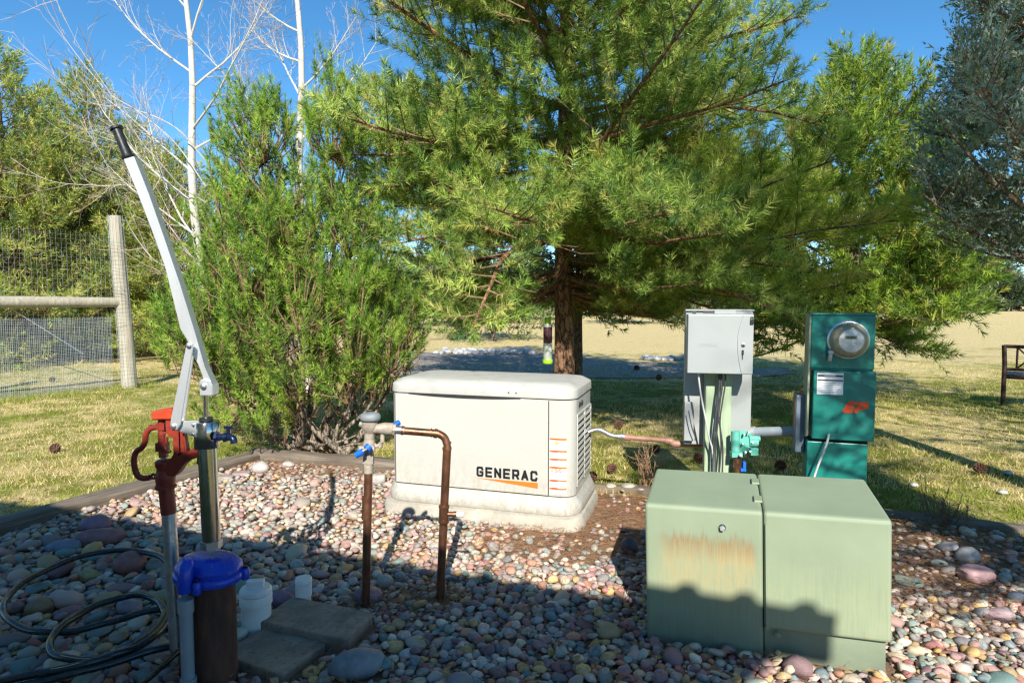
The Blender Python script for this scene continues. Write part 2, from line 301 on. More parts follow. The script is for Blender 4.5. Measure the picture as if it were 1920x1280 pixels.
# ------------------------------------------------------------------ mesh building
class B:
    def __init__(s): s.v = []; s.f = []; s.s = []
    def add(s, vs, fs, smooth=False):
        o = len(s.v); s.v += [tuple(q) for q in vs]; s.f += [tuple(i + o for i in f) for f in fs]; s.s += [smooth] * len(fs); return s
    def box(s, c, size, rot=None, bev=0.0):
        x, y, z = size[0] / 2, size[1] / 2, size[2] / 2
        if bev > 0:
            bm = bmesh.new(); bmesh.ops.create_cube(bm, size=1)
            bmesh.ops.scale(bm, vec=size, verts=bm.verts)
            bmesh.ops.bevel(bm, geom=list(bm.edges), offset=min(bev, min(size) * 0.45), segments=2, affect='EDGES', profile=0.5)
            bm.verts.index_update(); vs = [v.co.copy() for v in bm.verts]; fs = [[v.index for v in f.verts] for f in bm.faces]; bm.free()
        else:
            vs = [Vector((i, j, k)) for i in (-x, x) for j in (-y, y) for k in (-z, z)]
            fs = [(0, 1, 3, 2), (4, 6, 7, 5), (0, 4, 5, 1), (2, 3, 7, 6), (0, 2, 6, 4), (1, 5, 7, 3)]
        if rot is not None: vs = [rot @ v for v in vs]
        c = Vector(c); return s.add([v + c for v in vs], fs)
    def tube(s, path, r, n=10, caps=True, smooth=True):
        path = [Vector(p) for p in path]; m = len(path)
        rs = r if isinstance(r, (list, tuple)) else [r] * m
        d0 = (path[1] - path[0]).normalized(); up = Vector((0, 0, 1)) if abs(d0.z) < 0.9 else Vector((1, 0, 0))
        a = d0.cross(up).normalized(); vs = []; 
        for i, p in enumerate(path):
            d = (path[min(i + 1, m - 1)] - path[max(i - 1, 0)])
            d = d.normalized() if d.length > 1e-9 else d0
            a = (a - d * a.dot(d)); a = a.normalized() if a.length > 1e-6 else d.orthogonal().normalized()
            b = d.cross(a)
            for k in range(n):
                t = 2 * math.pi * k / n; vs.append(p + (a * math.cos(t) + b * math.sin(t)) * rs[i])
        fs = [(i * n + k, i * n + (k + 1) % n, (i + 1) * n + (k + 1) % n, (i + 1) * n + k) for i in range(m - 1) for k in range(n)]
        s.add(vs, fs, smooth)
        if caps:
            o = len(s.v) - len(vs)
            s.f.append(tuple(o + k for k in range(n - 1, -1, -1))); s.s.append(False)
            s.f.append(tuple(o + (m - 1) * n + k for k in range(n))); s.s.append(False)
        return s
    def lathe(s, base, axis, prof, n=20, smooth=True):       # prof: (radius, distance along the axis)
        base = Vector(base); ax = Vector(axis).normalized(); a = ax.orthogonal().normalized(); b = ax.cross(a); vs = []
        for r, h in prof:
            for k in range(n):
                t = 2 * math.pi * k / n; vs.append(base + ax * h + (a * math.cos(t) + b * math.sin(t)) * r)
        m = len(prof)
        fs = [(i * n + k, i * n + (k + 1) % n, (i + 1) * n + (k + 1) % n, (i + 1) * n + k) for i in range(m - 1) for k in range(n)]
        s.add(vs, fs, smooth); o = len(s.v) - len(vs)
        s.f.append(tuple(o + k for k in range(n - 1, -1, -1))); s.s.append(False)
        s.f.append(tuple(o + (m - 1) * n + k for k in range(n))); s.s.append(False)
        return s
    def prism(s, pts, vec, bev=0):                            # planar outline pushed along vec
        pts = [Vector(p) for p in pts]; vec = Vector(vec); n = len(pts)
        nn = Vector((0, 0, 0))
        for i in range(n): nn += pts[i].cross(pts[(i + 1) % n])
        if nn.dot(vec) > 0: pts = pts[::-1]
        vs = pts + [p + vec for p in pts]
        fs = [tuple(range(n)), tuple(range(2 * n - 1, n - 1, -1))] + [((i + 1) % n, i, n + i, n + (i + 1) % n) for i in range(n)]
        return s.add(vs, fs)
    def loft(s, rings, smooth=True, cap0=True, cap1=True):
        n = len(rings[0]); o = len(s.v)
        fs = [(i * n + k, i * n + (k + 1) % n, (i + 1) * n + (k + 1) % n, (i + 1) * n + k) for i in range(len(rings) - 1) for k in range(n)]
        s.add([v for r in rings for v in r], fs, smooth)
        if cap0: s.f.append(tuple(o + k for k in range(n - 1, -1, -1))); s.s.append(False)
        if cap1: s.f.append(tuple(o + (len(rings) - 1) * n + k for k in range(n))); s.s.append(False)
        return s
    def build(s, name, m, parent=None, world=False):
        vs = s.v
        if world and parent is not None:
            im = MW[parent.name].inverted(); vs = [im @ Vector(v) for v in vs]
        me = bpy.data.meshes.new(name); me.from_pydata([tuple(v) for v in vs], [], s.f); me.update()
        me.polygons.foreach_set('use_smooth', s.s)
        if m is not None: me.materials.append(M[m] if isinstance(m, str) else m)
        if any(s.s):
            try: me.set_sharp_from_angle(angle=math.radians(48))
            except Exception: pass
        return link(name, me, parent)
MW = {}
def link(name, me, parent=None):
    o = bpy.data.objects.new(name, me); COL.objects.link(o)
    if parent is not None: o.parent = parent; MW[o.name] = MW[parent.name]
    else: MW[o.name] = Matrix.Identity(4)
    return o
def thing(name, label, cat, loc=(0, 0, 0), rotz=0.0, group=None, tilt=0.0):
    o = bpy.data.objects.new(name, None); COL.objects.link(o); o.empty_display_size = 0.1
    o.location = loc; o.rotation_euler = (0, tilt, rotz); o['label'] = label; o['category'] = cat
    if group: o['group'] = group
    MW[o.name] = Matrix.Translation(loc) @ o.rotation_euler.to_matrix().to_4x4(); return o
def tag(o, label, cat, group=None):
    o['label'] = label; o['category'] = cat
    if group: o['group'] = group
    return o
def struct(o): o['kind'] = 'structure'; return o
def origin_to(o, loc):
    """move a top-level mesh's origin to its base without moving its shape"""
    loc = Vector(loc); o.data.transform(Matrix.Translation(-loc)); o.location = loc; return o
def rrect(w, d, r, z, n=6, cx=0, cy=0):
    pts = []
    for (sx, sy, a0) in ((1, 1, 0), (-1, 1, 90), (-1, -1, 180), (1, -1, 270)):
        for k in range(n + 1):
            a = math.radians(a0 + 90 * k / n)
            pts.append(Vector((cx + sx * (w / 2 - r) + r * math.cos(a), cy + sy * (d / 2 - r) + r * math.sin(a), z)))
    return pts
def text_part(s, m, parent, mtx, size, extrude=0.0008, offset=0.0, xs=1.0, shear=0.0, name='lettering', spacing=1.0, align='LEFT'):
    cu = bpy.data.curves.new('lettering', 'FONT'); cu.body = s; cu.size = size; cu.extrude = extrude; cu.offset = offset; cu.shear = shear
    cu.space_character = spacing; cu.align_x = align; cu.resolution_u = 3
    to = bpy.data.objects.new('tmp_text', cu); COL.objects.link(to)
    dg = bpy.context.evaluated_depsgraph_get(); dg.update()
    me = bpy.data.meshes.new_from_object(to.evaluated_get(dg)); bpy.data.objects.remove(to)
    me.transform(Matrix.Diagonal((xs, 1, 1, 1))); me.transform(mtx)
    me.materials.clear(); me.materials.append(M[m]); me.name = name
    return link(name, me, parent)
def frame(origin, xdir, zdir):            # text frame: x along xdir, y up zdir
    x = Vector(xdir).normalized(); y = Vector(zdir).normalized(); z = x.cross(y)
    m = Matrix((x, y, z)).transposed().to_4x4(); m.translation = Vector(origin); return m

# ------------------------------------------------------------------ needle meshes
def nrm(a): return a / np.maximum(np.linalg.norm(a, axis=-1, keepdims=True), 1e-9)
def tri_mesh(name, verts, cols, m, parent=None):
    """verts (T,3,3) triangles; cols (T,3)"""
    T = len(verts); me = bpy.data.meshes.new(name)
    me.vertices.add(T * 3); me.vertices.foreach_set('co', verts.astype(np.float32).ravel())
    me.loops.add(T * 3); me.loops.foreach_set('vertex_index', np.arange(T * 3, dtype=np.int32))
    me.polygons.add(T); me.polygons.foreach_set('loop_start', np.arange(T, dtype=np.int32) * 3)
    at = me.color_attributes.new('Col', 'FLOAT_COLOR', 'POINT')
    c4 = np.ones((T * 3, 4), np.float32); c4[:, :3] = np.repeat(cols, 3, axis=0); at.data.foreach_set('color', c4.ravel())
    me.materials.append(M[m]); me.update(); me.validate()
    return link(name, me, parent)
def needles(Pt, D, L, n, nl, w, a_tip, a_base, col, cvar=0.12, droop=0.0, t0=0.0, tipf=0.22):
    """n needles along each shoot; angles in degrees from the shoot axis"""
    K = len(Pt); D = nrm(D)
    t = rng.uniform(t0, 1, (K, n)) ** 0.8; t[:, : max(3, int(n * tipf))] = rng.uniform(0.90, 1.0, (K, max(3, int(n * tipf))))
    ang = np.radians(a_base + (a_tip - a_base) * t ** 2 + rng.normal(0, 7, (K, n)))
    ref = np.where(np.abs(D[:, 2:3]) < 0.9, np.array([[0, 0, 1.0]]), np.array([[1.0, 0, 0]]))
    A = nrm(np.cross(D, ref)); Bv = np.cross(D, A); ph = rng.uniform(0, 2 * math.pi, (K, n))
    d = D[:, None] * np.cos(ang)[..., None] + (A[:, None] * np.cos(ph)[..., None] + Bv[:, None] * np.sin(ph)[..., None]) * np.sin(ang)[..., None]
    d[..., 2] -= droop; d = nrm(d)
    base = Pt[:, None] + D[:, None] * (L[:, None] * t)[..., None]
    side = nrm(np.cross(d, rng.normal(size=(K, n, 3))))
    ln = (nl * rng.uniform(0.75, 1.12, (K, n)))[..., None]
    v = np.stack([base - side * w / 2, base + side * w / 2, base + d * ln], axis=2).reshape(-1, 3, 3)
    c = np.repeat(col, n, axis=0) * (1 + rng.normal(0, cvar, (K * n, 1)))
    return v, np.clip(c, 0.003, 1)
def palette(k, cols, wts):
    cols = np.array(cols); idx = rng.choice(len(cols), k, p=np.array(wts) / sum(wts))
    return cols[idx] * (1 + rng.normal(0, 0.12, (k, 1)))
# ================================================================== SETTING
BED = [(-3.9, 1.6), (-2.1, 5.25), (2.2, 3.80), (3.6, 3.25), (2.9, 0.3), (-2.5, 0.6)]
def in_poly(x, y, poly):
    r = False; j = len(poly) - 1
    for i in range(len(poly)):
        xi, yi = poly[i]; xj, yj = poly[j]
        if (yi > y) != (yj > y) and x < (xj - xi) * (y - yi) / (yj - yi) + xi: r = not r
        j = i
    return r
def gh(x, y):
    """ground height"""
    d = max(0.0, min(1.0, (math.hypot(x * 0.8, y - 3) - 3.0) / 3.0))
    return d * (0.05 * noise.noise(Vector((x * 0.35, y * 0.35, 3))) + 0.015 * noise.noise(Vector((x * 1.7, y * 1.7, 9))))
b = B(); n = 150
def warp(t, a, far): return math.copysign(a * abs(t) + (far - a) * abs(t) ** 7, t)
xs = [warp(-1 + 2 * i / n, 16, 900) for i in range(n + 1)]
ys = [4 + warp(-1 + 2 * i / n, 22, 1200) for i in range(n + 1)]
vs = [(x, y, gh(x, y) - 0.008) for y in ys for x in xs]
fs = [(j * (n + 1) + i, j * (n + 1) + i + 1, (j + 1) * (n + 1) + i + 1, (j + 1) * (n + 1) + i) for j in range(n) for i in range(n)]
b.add(vs, fs, True); struct(b.build('ground', 'lawn'))
bed = B().add([(x, y, 0.0) for x, y in BED], [tuple(range(len(BED)))[::-1]]).build('gravel_bed', 'soil'); struct(bed)
bed.data.flip_normals() if bed.data.polygons[0].normal.z < 0 else None
# gravel path beyond the big pine: a sheet following the ground
b = B(); gx = [-2.6 + 0.3 * i for i in range(27)]; vs = []; fs = []
for i, x in enumerate(gx):
    y0 = 10.9 + 0.25 * math.sin(x * 1.3) - 0.16 * x + max(0, x - 1.2) * .35; y1 = 16.0 - 0.9 * max(0, x - 0.3) + 0.4 * math.sin(x * 2)
    for k in range(9):
        y = y0 + (max(y1, y0 + 0.9) - y0) * k / 8; vs.append((x, y, gh(x, y) + 0.006))
for i in range(len(gx) - 1):
    for k in range(8): fs.append((i * 9 + k, (i + 1) * 9 + k, (i + 1) * 9 + k + 1, i * 9 + k + 1))
struct(b.add(vs, fs, True).build('gravel_path', 'path'))

# ---- house behind the camera that throws the shade
ev = Vector((0.94, -0.342, 0)); out = Vector((-0.342, -0.94, 0))      # along the eave, and back up the roof
corner = Vector((1.262, -1.315, 2.70))
hz = math.atan2(ev.y, ev.x)
house = thing('house', 'tan house with ribbed metal roof behind the viewpoint', 'house', (corner.x, corner.y, 0), hz)
b = B(); sl = 0.42; L = 7.0; DEP = 5.0; prof = []
x = 0.0
while x > -L:
    prof += [(x, 0.0), (x - 0.055, 0.0), (x - 0.075, 0.028), (x - 0.12, 0.028), (x - 0.14, 0.0)]; x -= 0.21
vs = []
for dy, dz in ((0, 0), (-DEP, DEP * sl)):
    for (px, pz) in prof: vs.append((px, dy, 2.70 + pz + dz))
for dy, dz in ((0, 0), (-DEP, DEP * sl)):
    for (px, pz) in prof: vs.append((px, dy, 2.70 + pz + dz - 0.035))
m_ = len(prof); fs = []
for i in range(m_ - 1):
    fs += [(i, m_ + i, m_ + i + 1, i + 1), (2 * m_ + i, 2 * m_ + i + 1, 3 * m_ + i + 1, 3 * m_ + i), (i, i + 1, 2 * m_ + i + 1, 2 * m_ + i)]
b.add(vs, fs); b.build('roof', 'roof', house)
B().box((-L / 2, -0.02, 2.60), (L, 0.03, 0.13)).build('fascia', 'roof', house)
b = B(); b.box((-L / 2 - 0.2, -0.75, 1.3), (L - 0.5, 0.15, 2.6)); b.box((-0.40, -3.0, 1.3), (0.12, 4.3, 2.6)); b.build('wall', 'siding', house)
for i in range(13): B().box((-L / 2 - 0.2, -0.665, 0.1 + i * 0.2), (L - 0.52, 0.02, 0.185)).build('siding_board', 'siding', house)

# ---- timbers edging the bed
def timber(p0, p1, w, h, label):
    p0 = Vector((*p0, 0)); p1 = Vector((*p1, 0)); d = p1 - p0; Lh = d.length; a = math.atan2(d.y, d.x); n_ = 14
    rings = []
    for i in range(n_ + 1):
        x = Lh * i / n_; r = []
        for k in range(12):
            t = 2 * math.pi * k / 12; c, s_ = math.cos(t), math.sin(t)
            rx = abs(c) ** 0.45 * math.copysign(w / 2, c); rz = abs(s_) ** 0.45 * math.copysign(h / 2, s_)
            q = 0.022 * noise.noise(Vector((x * 2, k * 0.8, p0.x * 3)))
            r.append((x, rx + q, h / 2 - 0.03 + rz + q))
        rings.append(r)
    b = B().loft(rings); o = b.build('landscape_timber', 'timber'); o.location = p0; o.rotation_euler = (0, 0, a)
    tag(o, label, 'timber', 'timbers edging the gravel bed')
timber((-3.95, 1.5), (-2.16, 5.24), 0.18, 0.095, 'long weathered timber between left lawn and river stones')
timber((-2.18, 5.33), (0.05, 4.62), 0.15, 0.11, 'weathered timber behind the stones under the bushy pine')
timber((0.12, 4.64), (2.30, 3.86), 0.12, 0.055, 'timber on the lawn side behind the transfer box post')
timber((2.02, 3.99), (3.60, 3.34), 0.14, 0.06, 'half buried timber right of the green transformer cabinet')

# ---- river stones
def ico(sub):
    bm = bmesh.new(); bmesh.ops.create_icosphere(bm, subdivisions=sub, radius=1)
    v = np.array([q.co[:] for q in bm.verts]); f = np.array([[q.index for q in p.verts] for p in bm.faces]); bm.free(); return v, f
def blob(v, seed, amp=0.16, fr=1.1, angular=0.0):
    out_ = []
    for q in v:
        p = Vector(q); k = 1 + amp * noise.noise(p * fr + Vector((seed * 7.3, seed * 1.7, 0))) + amp * 0.35 * noise.noise(p * fr * 2.6 + Vector((0, seed * 3.1, 5)))
        r = p * k
        if angular: 
            for ax in range(3): r[ax] = math.copysign(abs(r[ax]) ** (1 + angular * 0.0) , r[ax])
            r = Vector([max(-0.82, min(0.82, c)) if i != 2 else max(-0.7, min(0.7, c)) for i, c in enumerate(r)])
        out_.append(r)
    return np.array([q[:] for q in out_])
V1, F1 = ico(1); V2, F2 = ico(2); V3, F3 = ico(3)
def facet(v, i):
    r_ = random.Random(i * 5 + 1); v = v.copy()
    for _ in range((0, 2, 4)[i % 3]):
        n_ = np.array(Vector((r_.gauss(0, 1), r_.gauss(0, 1), r_.gauss(0, 1))).normalized()[:]); d_ = r_.uniform(0.55, 0.8); s_ = v @ n_; v -= np.outer(np.maximum(0, s_ - d_) * 0.9, n_)
    return v
VAR1 = [facet(blob(V1, i, 0.26), i) for i in range(14)]; VAR2 = [facet(blob(V2, i, 0.30), i) for i in range(14)]
excl = []                                            # (x, y, radius): where nothing lies
GENC = Vector((-0.085, 4.085)); GENA = math.radians(-17.0)
TRC = Vector((0.53, 2.43)); TRA = math.radians(-18.2)
def blocked(x, y, r):
    q = Vector((x, y)) - GENC; c, s_ = math.cos(-GENA), math.sin(-GENA); a = q.x * c - q.y * s_; b_ = q.x * s_ + q.y * c
    if abs(a) < 0.655 + r * .4 and abs(b_) < 0.375 + r * .4: return True
    q = Vector((x, y)) - TRC; c, s_ = math.cos(-TRA), math.sin(-TRA); a = q.x * c - q.y * s_; b_ = q.x * s_ + q.y * c
    if -r * 0.6 < a < 0.86 + r * .6 and -r * 0.6 < b_ < 0.46 + r * .6: return True
    for ex, ey, er in excl:
        if (x - ex) ** 2 + (y - ey) ** 2 < (er + r * 0.7) ** 2: return True
    return False
def density(x, y):
    """how much of the soil the stones cover: bare round the generator's right foot and under the shrubs"""
    d = 1.0
    for cx, cy, rx, ry, k in ((0.55, 3.55, 0.62, 0.40, 0.85), (0.25, 3.42, 0.45, 0.18, 0.55), (0.75, 4.1, 0.5, 0.45, 0.9), (-0.45, 2.75, 0.28, 0.16, 0.75), (2.2, 3.35, 0.9, 0.55, 0.85), (1.9, 2.75, 0.3, 0.3, 0.55), (-1.45, 5.0, 0.7, 0.3, 0.7)):
        q = ((x - cx) / rx) ** 2 + ((y - cy) / ry) ** 2
        if q < 1.6: d *= 1 - k * max(0, min(1, (1.6 - q) / 0.9))
    return d
# special big stones and slabs first: things of their own
SUB = lambda px, py, z=0.02: G(px, py, z)
def boulder(px, py, wpx, hpx, c, label, rot=0.0, flat=0.62, amp=0.18, seed=1, cat='rock', ang=0.0, dep=0.8, name='rock'):
    g = G(px, py + hpx * 0.42, 0.0); w = wpx * g.y / FPX / 2
    v = blob(V3, seed, amp, angular=ang) * np.array([w, w * dep, w * flat])
    R = Matrix.Rotation(rot, 3, 'Z'); v = np.array([(R @ Vector(q))[:] for q in v])
    b = B(); b.add(v, [tuple(f) for f in F3], True)
    o = b.build(name, solid_stone('stone_' + label[:14].replace(' ', '_'), c)); y = g.y + w * dep * 0.6
    o.location = (g.x * y / g.y, y, w * flat * 0.62); tag(o, label, cat)
    excl.append((o.location.x, y, w * 0.85)); return o
boulder(245, 1055, 62, 50, (0.27, 0.12, 0.10), 'round reddish rock inside the black hose loop', flat=0.78, amp=0.08, seed=3)
boulder(188, 1008, 88, 36, (0.25, 0.12, 0.12), 'long mauve banded rock beside the timber', rot=0.35, flat=0.42, seed=5, dep=0.45)
boulder(180, 985, 60, 32, (0.24, 0.13, 0.17), 'purple rock behind the long mauve banded one', rot=-0.2, flat=0.6, seed=8)
boulder(122, 1023, 62, 32, (0.14, 0.17, 0.22), 'blue grey flat rock left of the long mauve rock', flat=0.4, seed=9, rot=.3)
boulder(296, 1060, 46, 32, (0.21, 0.23, 0.20), 'grey rock touching the round reddish rock', seed=12)
boulder(243, 1140, 52, 36, (0.26, 0.23, 0.26), 'pale lilac rock inside the smaller hose loop', flat=0.7, seed=13)
boulder(76, 1140, 52, 36, (0.25, 0.15, 0.075), 'brown rock with a hollow end near the hose', flat=0.7, seed=14, rot=.5)
boulder(168, 1080, 40, 26, (0.30, 0.25, 0.11), 'ochre stone in the middle of the hose loop', seed=15)
boulder(310, 1108, 46, 60, (0.30, 0.25, 0.13), 'large ochre rock behind the galvanised hydrant pipe', flat=0.7, seed=16)
boulder(670, 1243, 112, 72, (0.20, 0.215, 0.225), 'large smooth grey rock lying against the concrete pavers', rot=0.25, flat=0.50, seed=21, dep=0.66, amp=0.14)
boulder(690, 1117, 58, 36, (0.22, 0.13, 0.15), 'purple rock behind the foot of the copper riser', flat=0.6, seed=22)
boulder(722, 1090, 34, 26, (0.32, 0.31, 0.27), 'pale round stone behind the copper riser', flat=0.8, seed=23, amp=0.06)
boulder(528, 1124, 46, 34, (0.21, 0.13, 0.17), 'dark purple rock between the two white plastic caps', flat=0.75, seed=24)
boulder(612, 1152, 44, 24, (0.29, 0.17, 0.14), 'pink brown stone right of the small white pipe', seed=25)
boulder(489, 876, 32, 26, (0.40, 0.37, 0.34), 'rounded pale grey rock at the timber under the pine bush', flat=0.8, seed=31, amp=.1)
boulder(540, 872, 24, 14, (0.44, 0.40, 0.36), 'small flat pale rock under the pine bush', seed=32)
boulder(710, 896, 34, 28, (0.36, 0.34, 0.31), 'angular grey rock beside the left end of the generator', ang=1, seed=33, flat=.8)
boulder(422, 894, 40, 18, (0.30, 0.27, 0.24), 'flat brown grey slab stone by the timber', flat=0.3, seed=34, ang=1)
boulder(453, 888, 40, 16, (0.34, 0.25, 0.22), 'flat pinkish slab stone by the timber', flat=0.3, seed=35, ang=1)
boulder(1180, 1022, 32, 34, (0.10, 0.075, 0.08), 'dark upright rock left of the green cabinet', flat=1.1, seed=41)
boulder(1778, 1027, 38, 24, (0.30, 0.27, 0.27), 'pale mauve rock, left one of the pair on the bare soil', seed=42)
boulder(1813, 1040, 44, 40, (0.23, 0.23, 0.23), 'grey rounded rock, right one of the pair on the bare soil', flat=0.85, seed=43, amp=.1)
boulder(1828, 1078, 72, 36, (0.33, 0.20, 0.20), 'large pink purple angular rock on the soil', flat=0.5, seed=44, ang=1)
boulder(1704, 1090, 60, 22, (0.22, 0.27, 0.22), 'flat greenish slab beside the green cabinet', flat=0.22, seed=45, ang=1, rot=-.5)
boulder(1905, 1116, 30, 26, (0.24, 0.26, 0.29), 'blue grey rock at the right border of the bed', seed=46)
boulder(1876, 1150, 52, 30, (0.36, 0.25, 0.26), 'flat pink stone near the right border of the bed', flat=.4, seed=47)
boulder(1178, 914, 28, 15, (0.33, 0.31, 0.25), 'pale rounded stone at the foot of the dry twigs', seed=51)
boulder(1146, 914, 24, 12, (0.40, 0.35, 0.30), 'small pinkish stone between generator and dry twigs', seed=52)
boulder(1202, 920, 18, 12, (0.42, 0.40, 0.37), 'small white stone beside the dry twigs', seed=53)
for px, py, lab in ((1889, 885, 'white stone lying on the lawn under the juniper'), (1712, 908, 'small grey stone on the shaded lawn behind the cabinet'), (1880, 922, 'bluish chip of stone on the lawn edge')):
    boulder(px, py, 18, 9, (0.42, 0.43, 0.42), lab, seed=px % 17, flat=.45)

excl += [(P(390, 1290, 2.15).x, 2.15, 0.08), (-1.23, 2.25, 0.03), (-0.64, 2.70, 0.03), (-0.31, 2.75, 0.03), (-0.98, 2.5, 0.07), (-0.86, 2.7, 0.045)]
PAV = [((G(592, 1187).x, G(592, 1187).y + 0.02), 0.40, 0.21, 0.062, math.radians(-18)), ((G(508, 1240).x, G(508, 1240).y + 0.03), 0.30, 0.24, 0.035, math.radians(-24))]
for (c, w, d, h, a) in PAV:
    for i in range(5):
        for j in range(3):
            o_ = Matrix.Rotation(a, 2) @ Vector(((i - 2) * w / 5, (j - 1) * d / 3)); excl.append((c[0] + o_.x, c[1] + o_.y, 0.065))
# dart throwing: large first, then smaller ones between them
cell = 0.05; gridd = {}
stones = []
def near_ok(x, y, r, k):
    ci, cj = int(x // cell), int(y // cell); R_ = 3
    for i in range(ci - R_, ci + R_ + 1):
        for j in range(cj - R_, cj + R_ + 1):
            for (a, b_, c) in gridd.get((i, j), ()):
                if (a - x) ** 2 + (b_ - y) ** 2 < ((r + c) * k) ** 2: return False
    return True
rr = random.Random(11)
x0, x1, y0, y1 = -3.6, 3.4, 1.55, 5.3
for (tries, ra, rb, k) in ((2500, 0.034, 0.052, 0.84), (9000, 0.022, 0.032, 0.80), (90000, 0.015, 0.022, 0.78), (110000, 0.009, 0.014, 0.82), (90000, 0.0055, 0.008, 0.85)):
    for _ in range(tries):
        x = rr.uniform(x0, x1); y = y0 + (y1 - y0) * rr.random() ** 1.25
        if abs(x) > 0.83 * y + 0.12 or not in_poly(x, y, BED): continue
        r = rr.uniform(ra, rb) * (1.18 if x < -0.9 and y < 3.4 else (1.04 if y > 2.9 else 0.98))
        if ra < 0.012 and y > 3.1: continue
        if ra < 0.006 and y > 2.7: continue
        if rr.random() > density(x, y): continue
        if ra > 0.03 and not ((x < -0.9 and y < 3.4 and rr.random() < 0.5) or (x > 1.4 and rr.random() < 0.08) or rr.random() < 0.05): continue
        if ra > 0.02 and ra < 0.03 and rr.random() < (0.62 if y > 2.9 else 0.38): continue
        if blocked(x, y, r) or not near_ok(x, y, r, k): continue
        gridd.setdefault((int(x // cell), int(y // cell)), []).append((x, y, r)); stones.append((x, y, r))
# a second, loose layer lying on the first
top = []
for _ in range(5200):
    x = rr.uniform(x0, x1); y = y0 + (y1 - y0) * rr.random() ** 1.3
    if abs(x) > 0.83 * y + 0.1 or not in_poly(x, y, BED) or density(x, y) < 0.75: continue
    r = rr.uniform(0.014, 0.026)
    if blocked(x, y, r): continue
    if all((x - a) ** 2 + (y - b_) ** 2 > ((r + c) * 1.1) ** 2 for a, b_, c in top): top.append((x, y, r))
print('stones', len(stones), len(top))
allst = [(x, y, r, 0.0) for x, y, r in stones] + [(x, y, r, 0.016) for x, y, r in top]
def pose(r, rr):
    fl = rr.uniform(0.42, 0.75); el = rr.uniform(0.72, 1.25)
    R = Matrix.Rotation(rr.uniform(0, 6.28), 3, 'Z') @ Matrix.Rotation(rr.gauss(0, 0.22), 3, 'X') @ Matrix.Rotation(rr.gauss(0, 0.22), 3, 'Y')
    return fl, el, R
allst.sort(key=lambda s: -(s[2] / math.hypot(s[1], 1.3)))
STM = []
for i in range(14):
    me = bpy.data.meshes.new('stone'); me.from_pydata([tuple(q) for q in VAR2[i]], [], [tuple(f) for f in F2]); me.polygons.foreach_set('use_smooth', [True] * len(F2))
    me.materials.append(M['stone']); STM.append(me)
for (x, y, r, dz) in allst[:300]:
    fl, el, R = pose(r, rr); o = bpy.data.objects.new('stone', STM[rr.randrange(14)]); COL.objects.link(o); o.parent = bed
    o.location = (x, y, r * fl * 0.72 + dz); o.rotation_euler = R.to_euler(); o.scale = (r * 1.08 * el, r * 1.08 / el ** .5, r * fl)
vsl, fsl, csl, off = [], [], [], 0
for (x, y, r, dz) in allst[300:]:
    fl, el, R = pose(r, rr); hi = (r / y > 0.0062)
    v = (VAR2 if hi else VAR1)[rr.randrange(14)] * np.array([r * 1.08 * el, r * 1.08 / el ** .5, r * fl]) @ np.array(R).T + np.array([x, y, r * fl * 0.66 + dz])
    vsl.append(v); fsl.append((F2 if hi else F1) + off); off += len(v)
    c = np.array(PAL[rr.randrange(len(PAL))]) * rr.uniform(0.85, 1.3); kd = 0.22 * max(0, min(1, (y - 2.5) / 0.8)); c = c * (1 - kd) + np.array((0.50, 0.41, 0.33)) * kd; csl.append(np.repeat(c[None], len(v), 0))  # stones in the sunlit back part get a warm dusty, sunlit tone
vv, ff, cc = np.concatenate(vsl), np.concatenate(fsl), np.concatenate(csl)
def indexed_mesh(name, v, f, c, m, parent=None, smooth=True):
    me = bpy.data.meshes.new(name); me.vertices.add(len(v)); me.vertices.foreach_set('co', v.astype(np.float32).ravel())
    me.loops.add(f.size); me.loops.foreach_set('vertex_index', f.astype(np.int32).ravel())
    me.polygons.add(len(f)); me.polygons.foreach_set('loop_start', np.arange(len(f), dtype=np.int32) * f.shape[1])
    me.polygons.foreach_set('use_smooth', np.full(len(f), smooth))
    if c is not None:
        at = me.color_attributes.new('Col', 'FLOAT_COLOR', 'POINT'); c4 = np.ones((len(v), 4), np.float32); c4[:, :3] = c; at.data.foreach_set('color', c4.ravel())
    me.materials.append(M[m]); me.update(); me.validate(); return link(name, me, parent)
pb = indexed_mesh('pebbles', vv, ff, cc, 'pebble', bed); pb['kind'] = 'stuff'
print('pebble tris', len(ff))
# pine litter on the bed
def blades(name, pts, length, w, flat, cols, wts, m, parent=None, lean=0.5, patch=None):
    K = len(pts); a = rng.uniform(0, 6.283, K); ln = length * rng.uniform(0.5, 1.2, K)
    if flat: d = np.stack([np.cos(a), np.sin(a), rng.normal(0.05, 0.12, K)], 1)
    else: d = np.stack([np.cos(a) * lean * rng.random(K), np.sin(a) * lean * rng.random(K), np.ones(K)], 1)
    d = nrm(d); s = nrm(np.cross(d, rng.normal(size=(K, 3))))
    v = np.stack([pts - s * w / 2, pts + s * w / 2, pts + d * ln[:, None]], 1)
    c = palette(K, cols, wts)
    if patch is not None: c = c * (1 - patch[:, None]) + palette(K, [(0.25, 0.32, 0.04), (0.36, 0.40, 0.06), (0.16, 0.22, 0.03)], [2, 2, 1]) * patch[:, None]
    return tri_mesh(name, v, np.clip(c, 0.005, 1), m, parent)
pts = []
for _ in range(150000):
    x = rr.uniform(-2.6, 3.3); y = rr.uniform(2.0, 5.3)
    if not in_poly(x, y, BED): continue
    k = 1 - density(x, y) + (0.34 if y > 2.9 and x > -0.2 else 0.16) + max(0, 0.9 - abs(y - (5.0 - 0.37 * (x + 1.5))) * 3) * (0.8 if x < 0.2 else 0.3)
    if rr.random() < k: pts.append((x, y, rr.uniform(0.004, 0.035)))
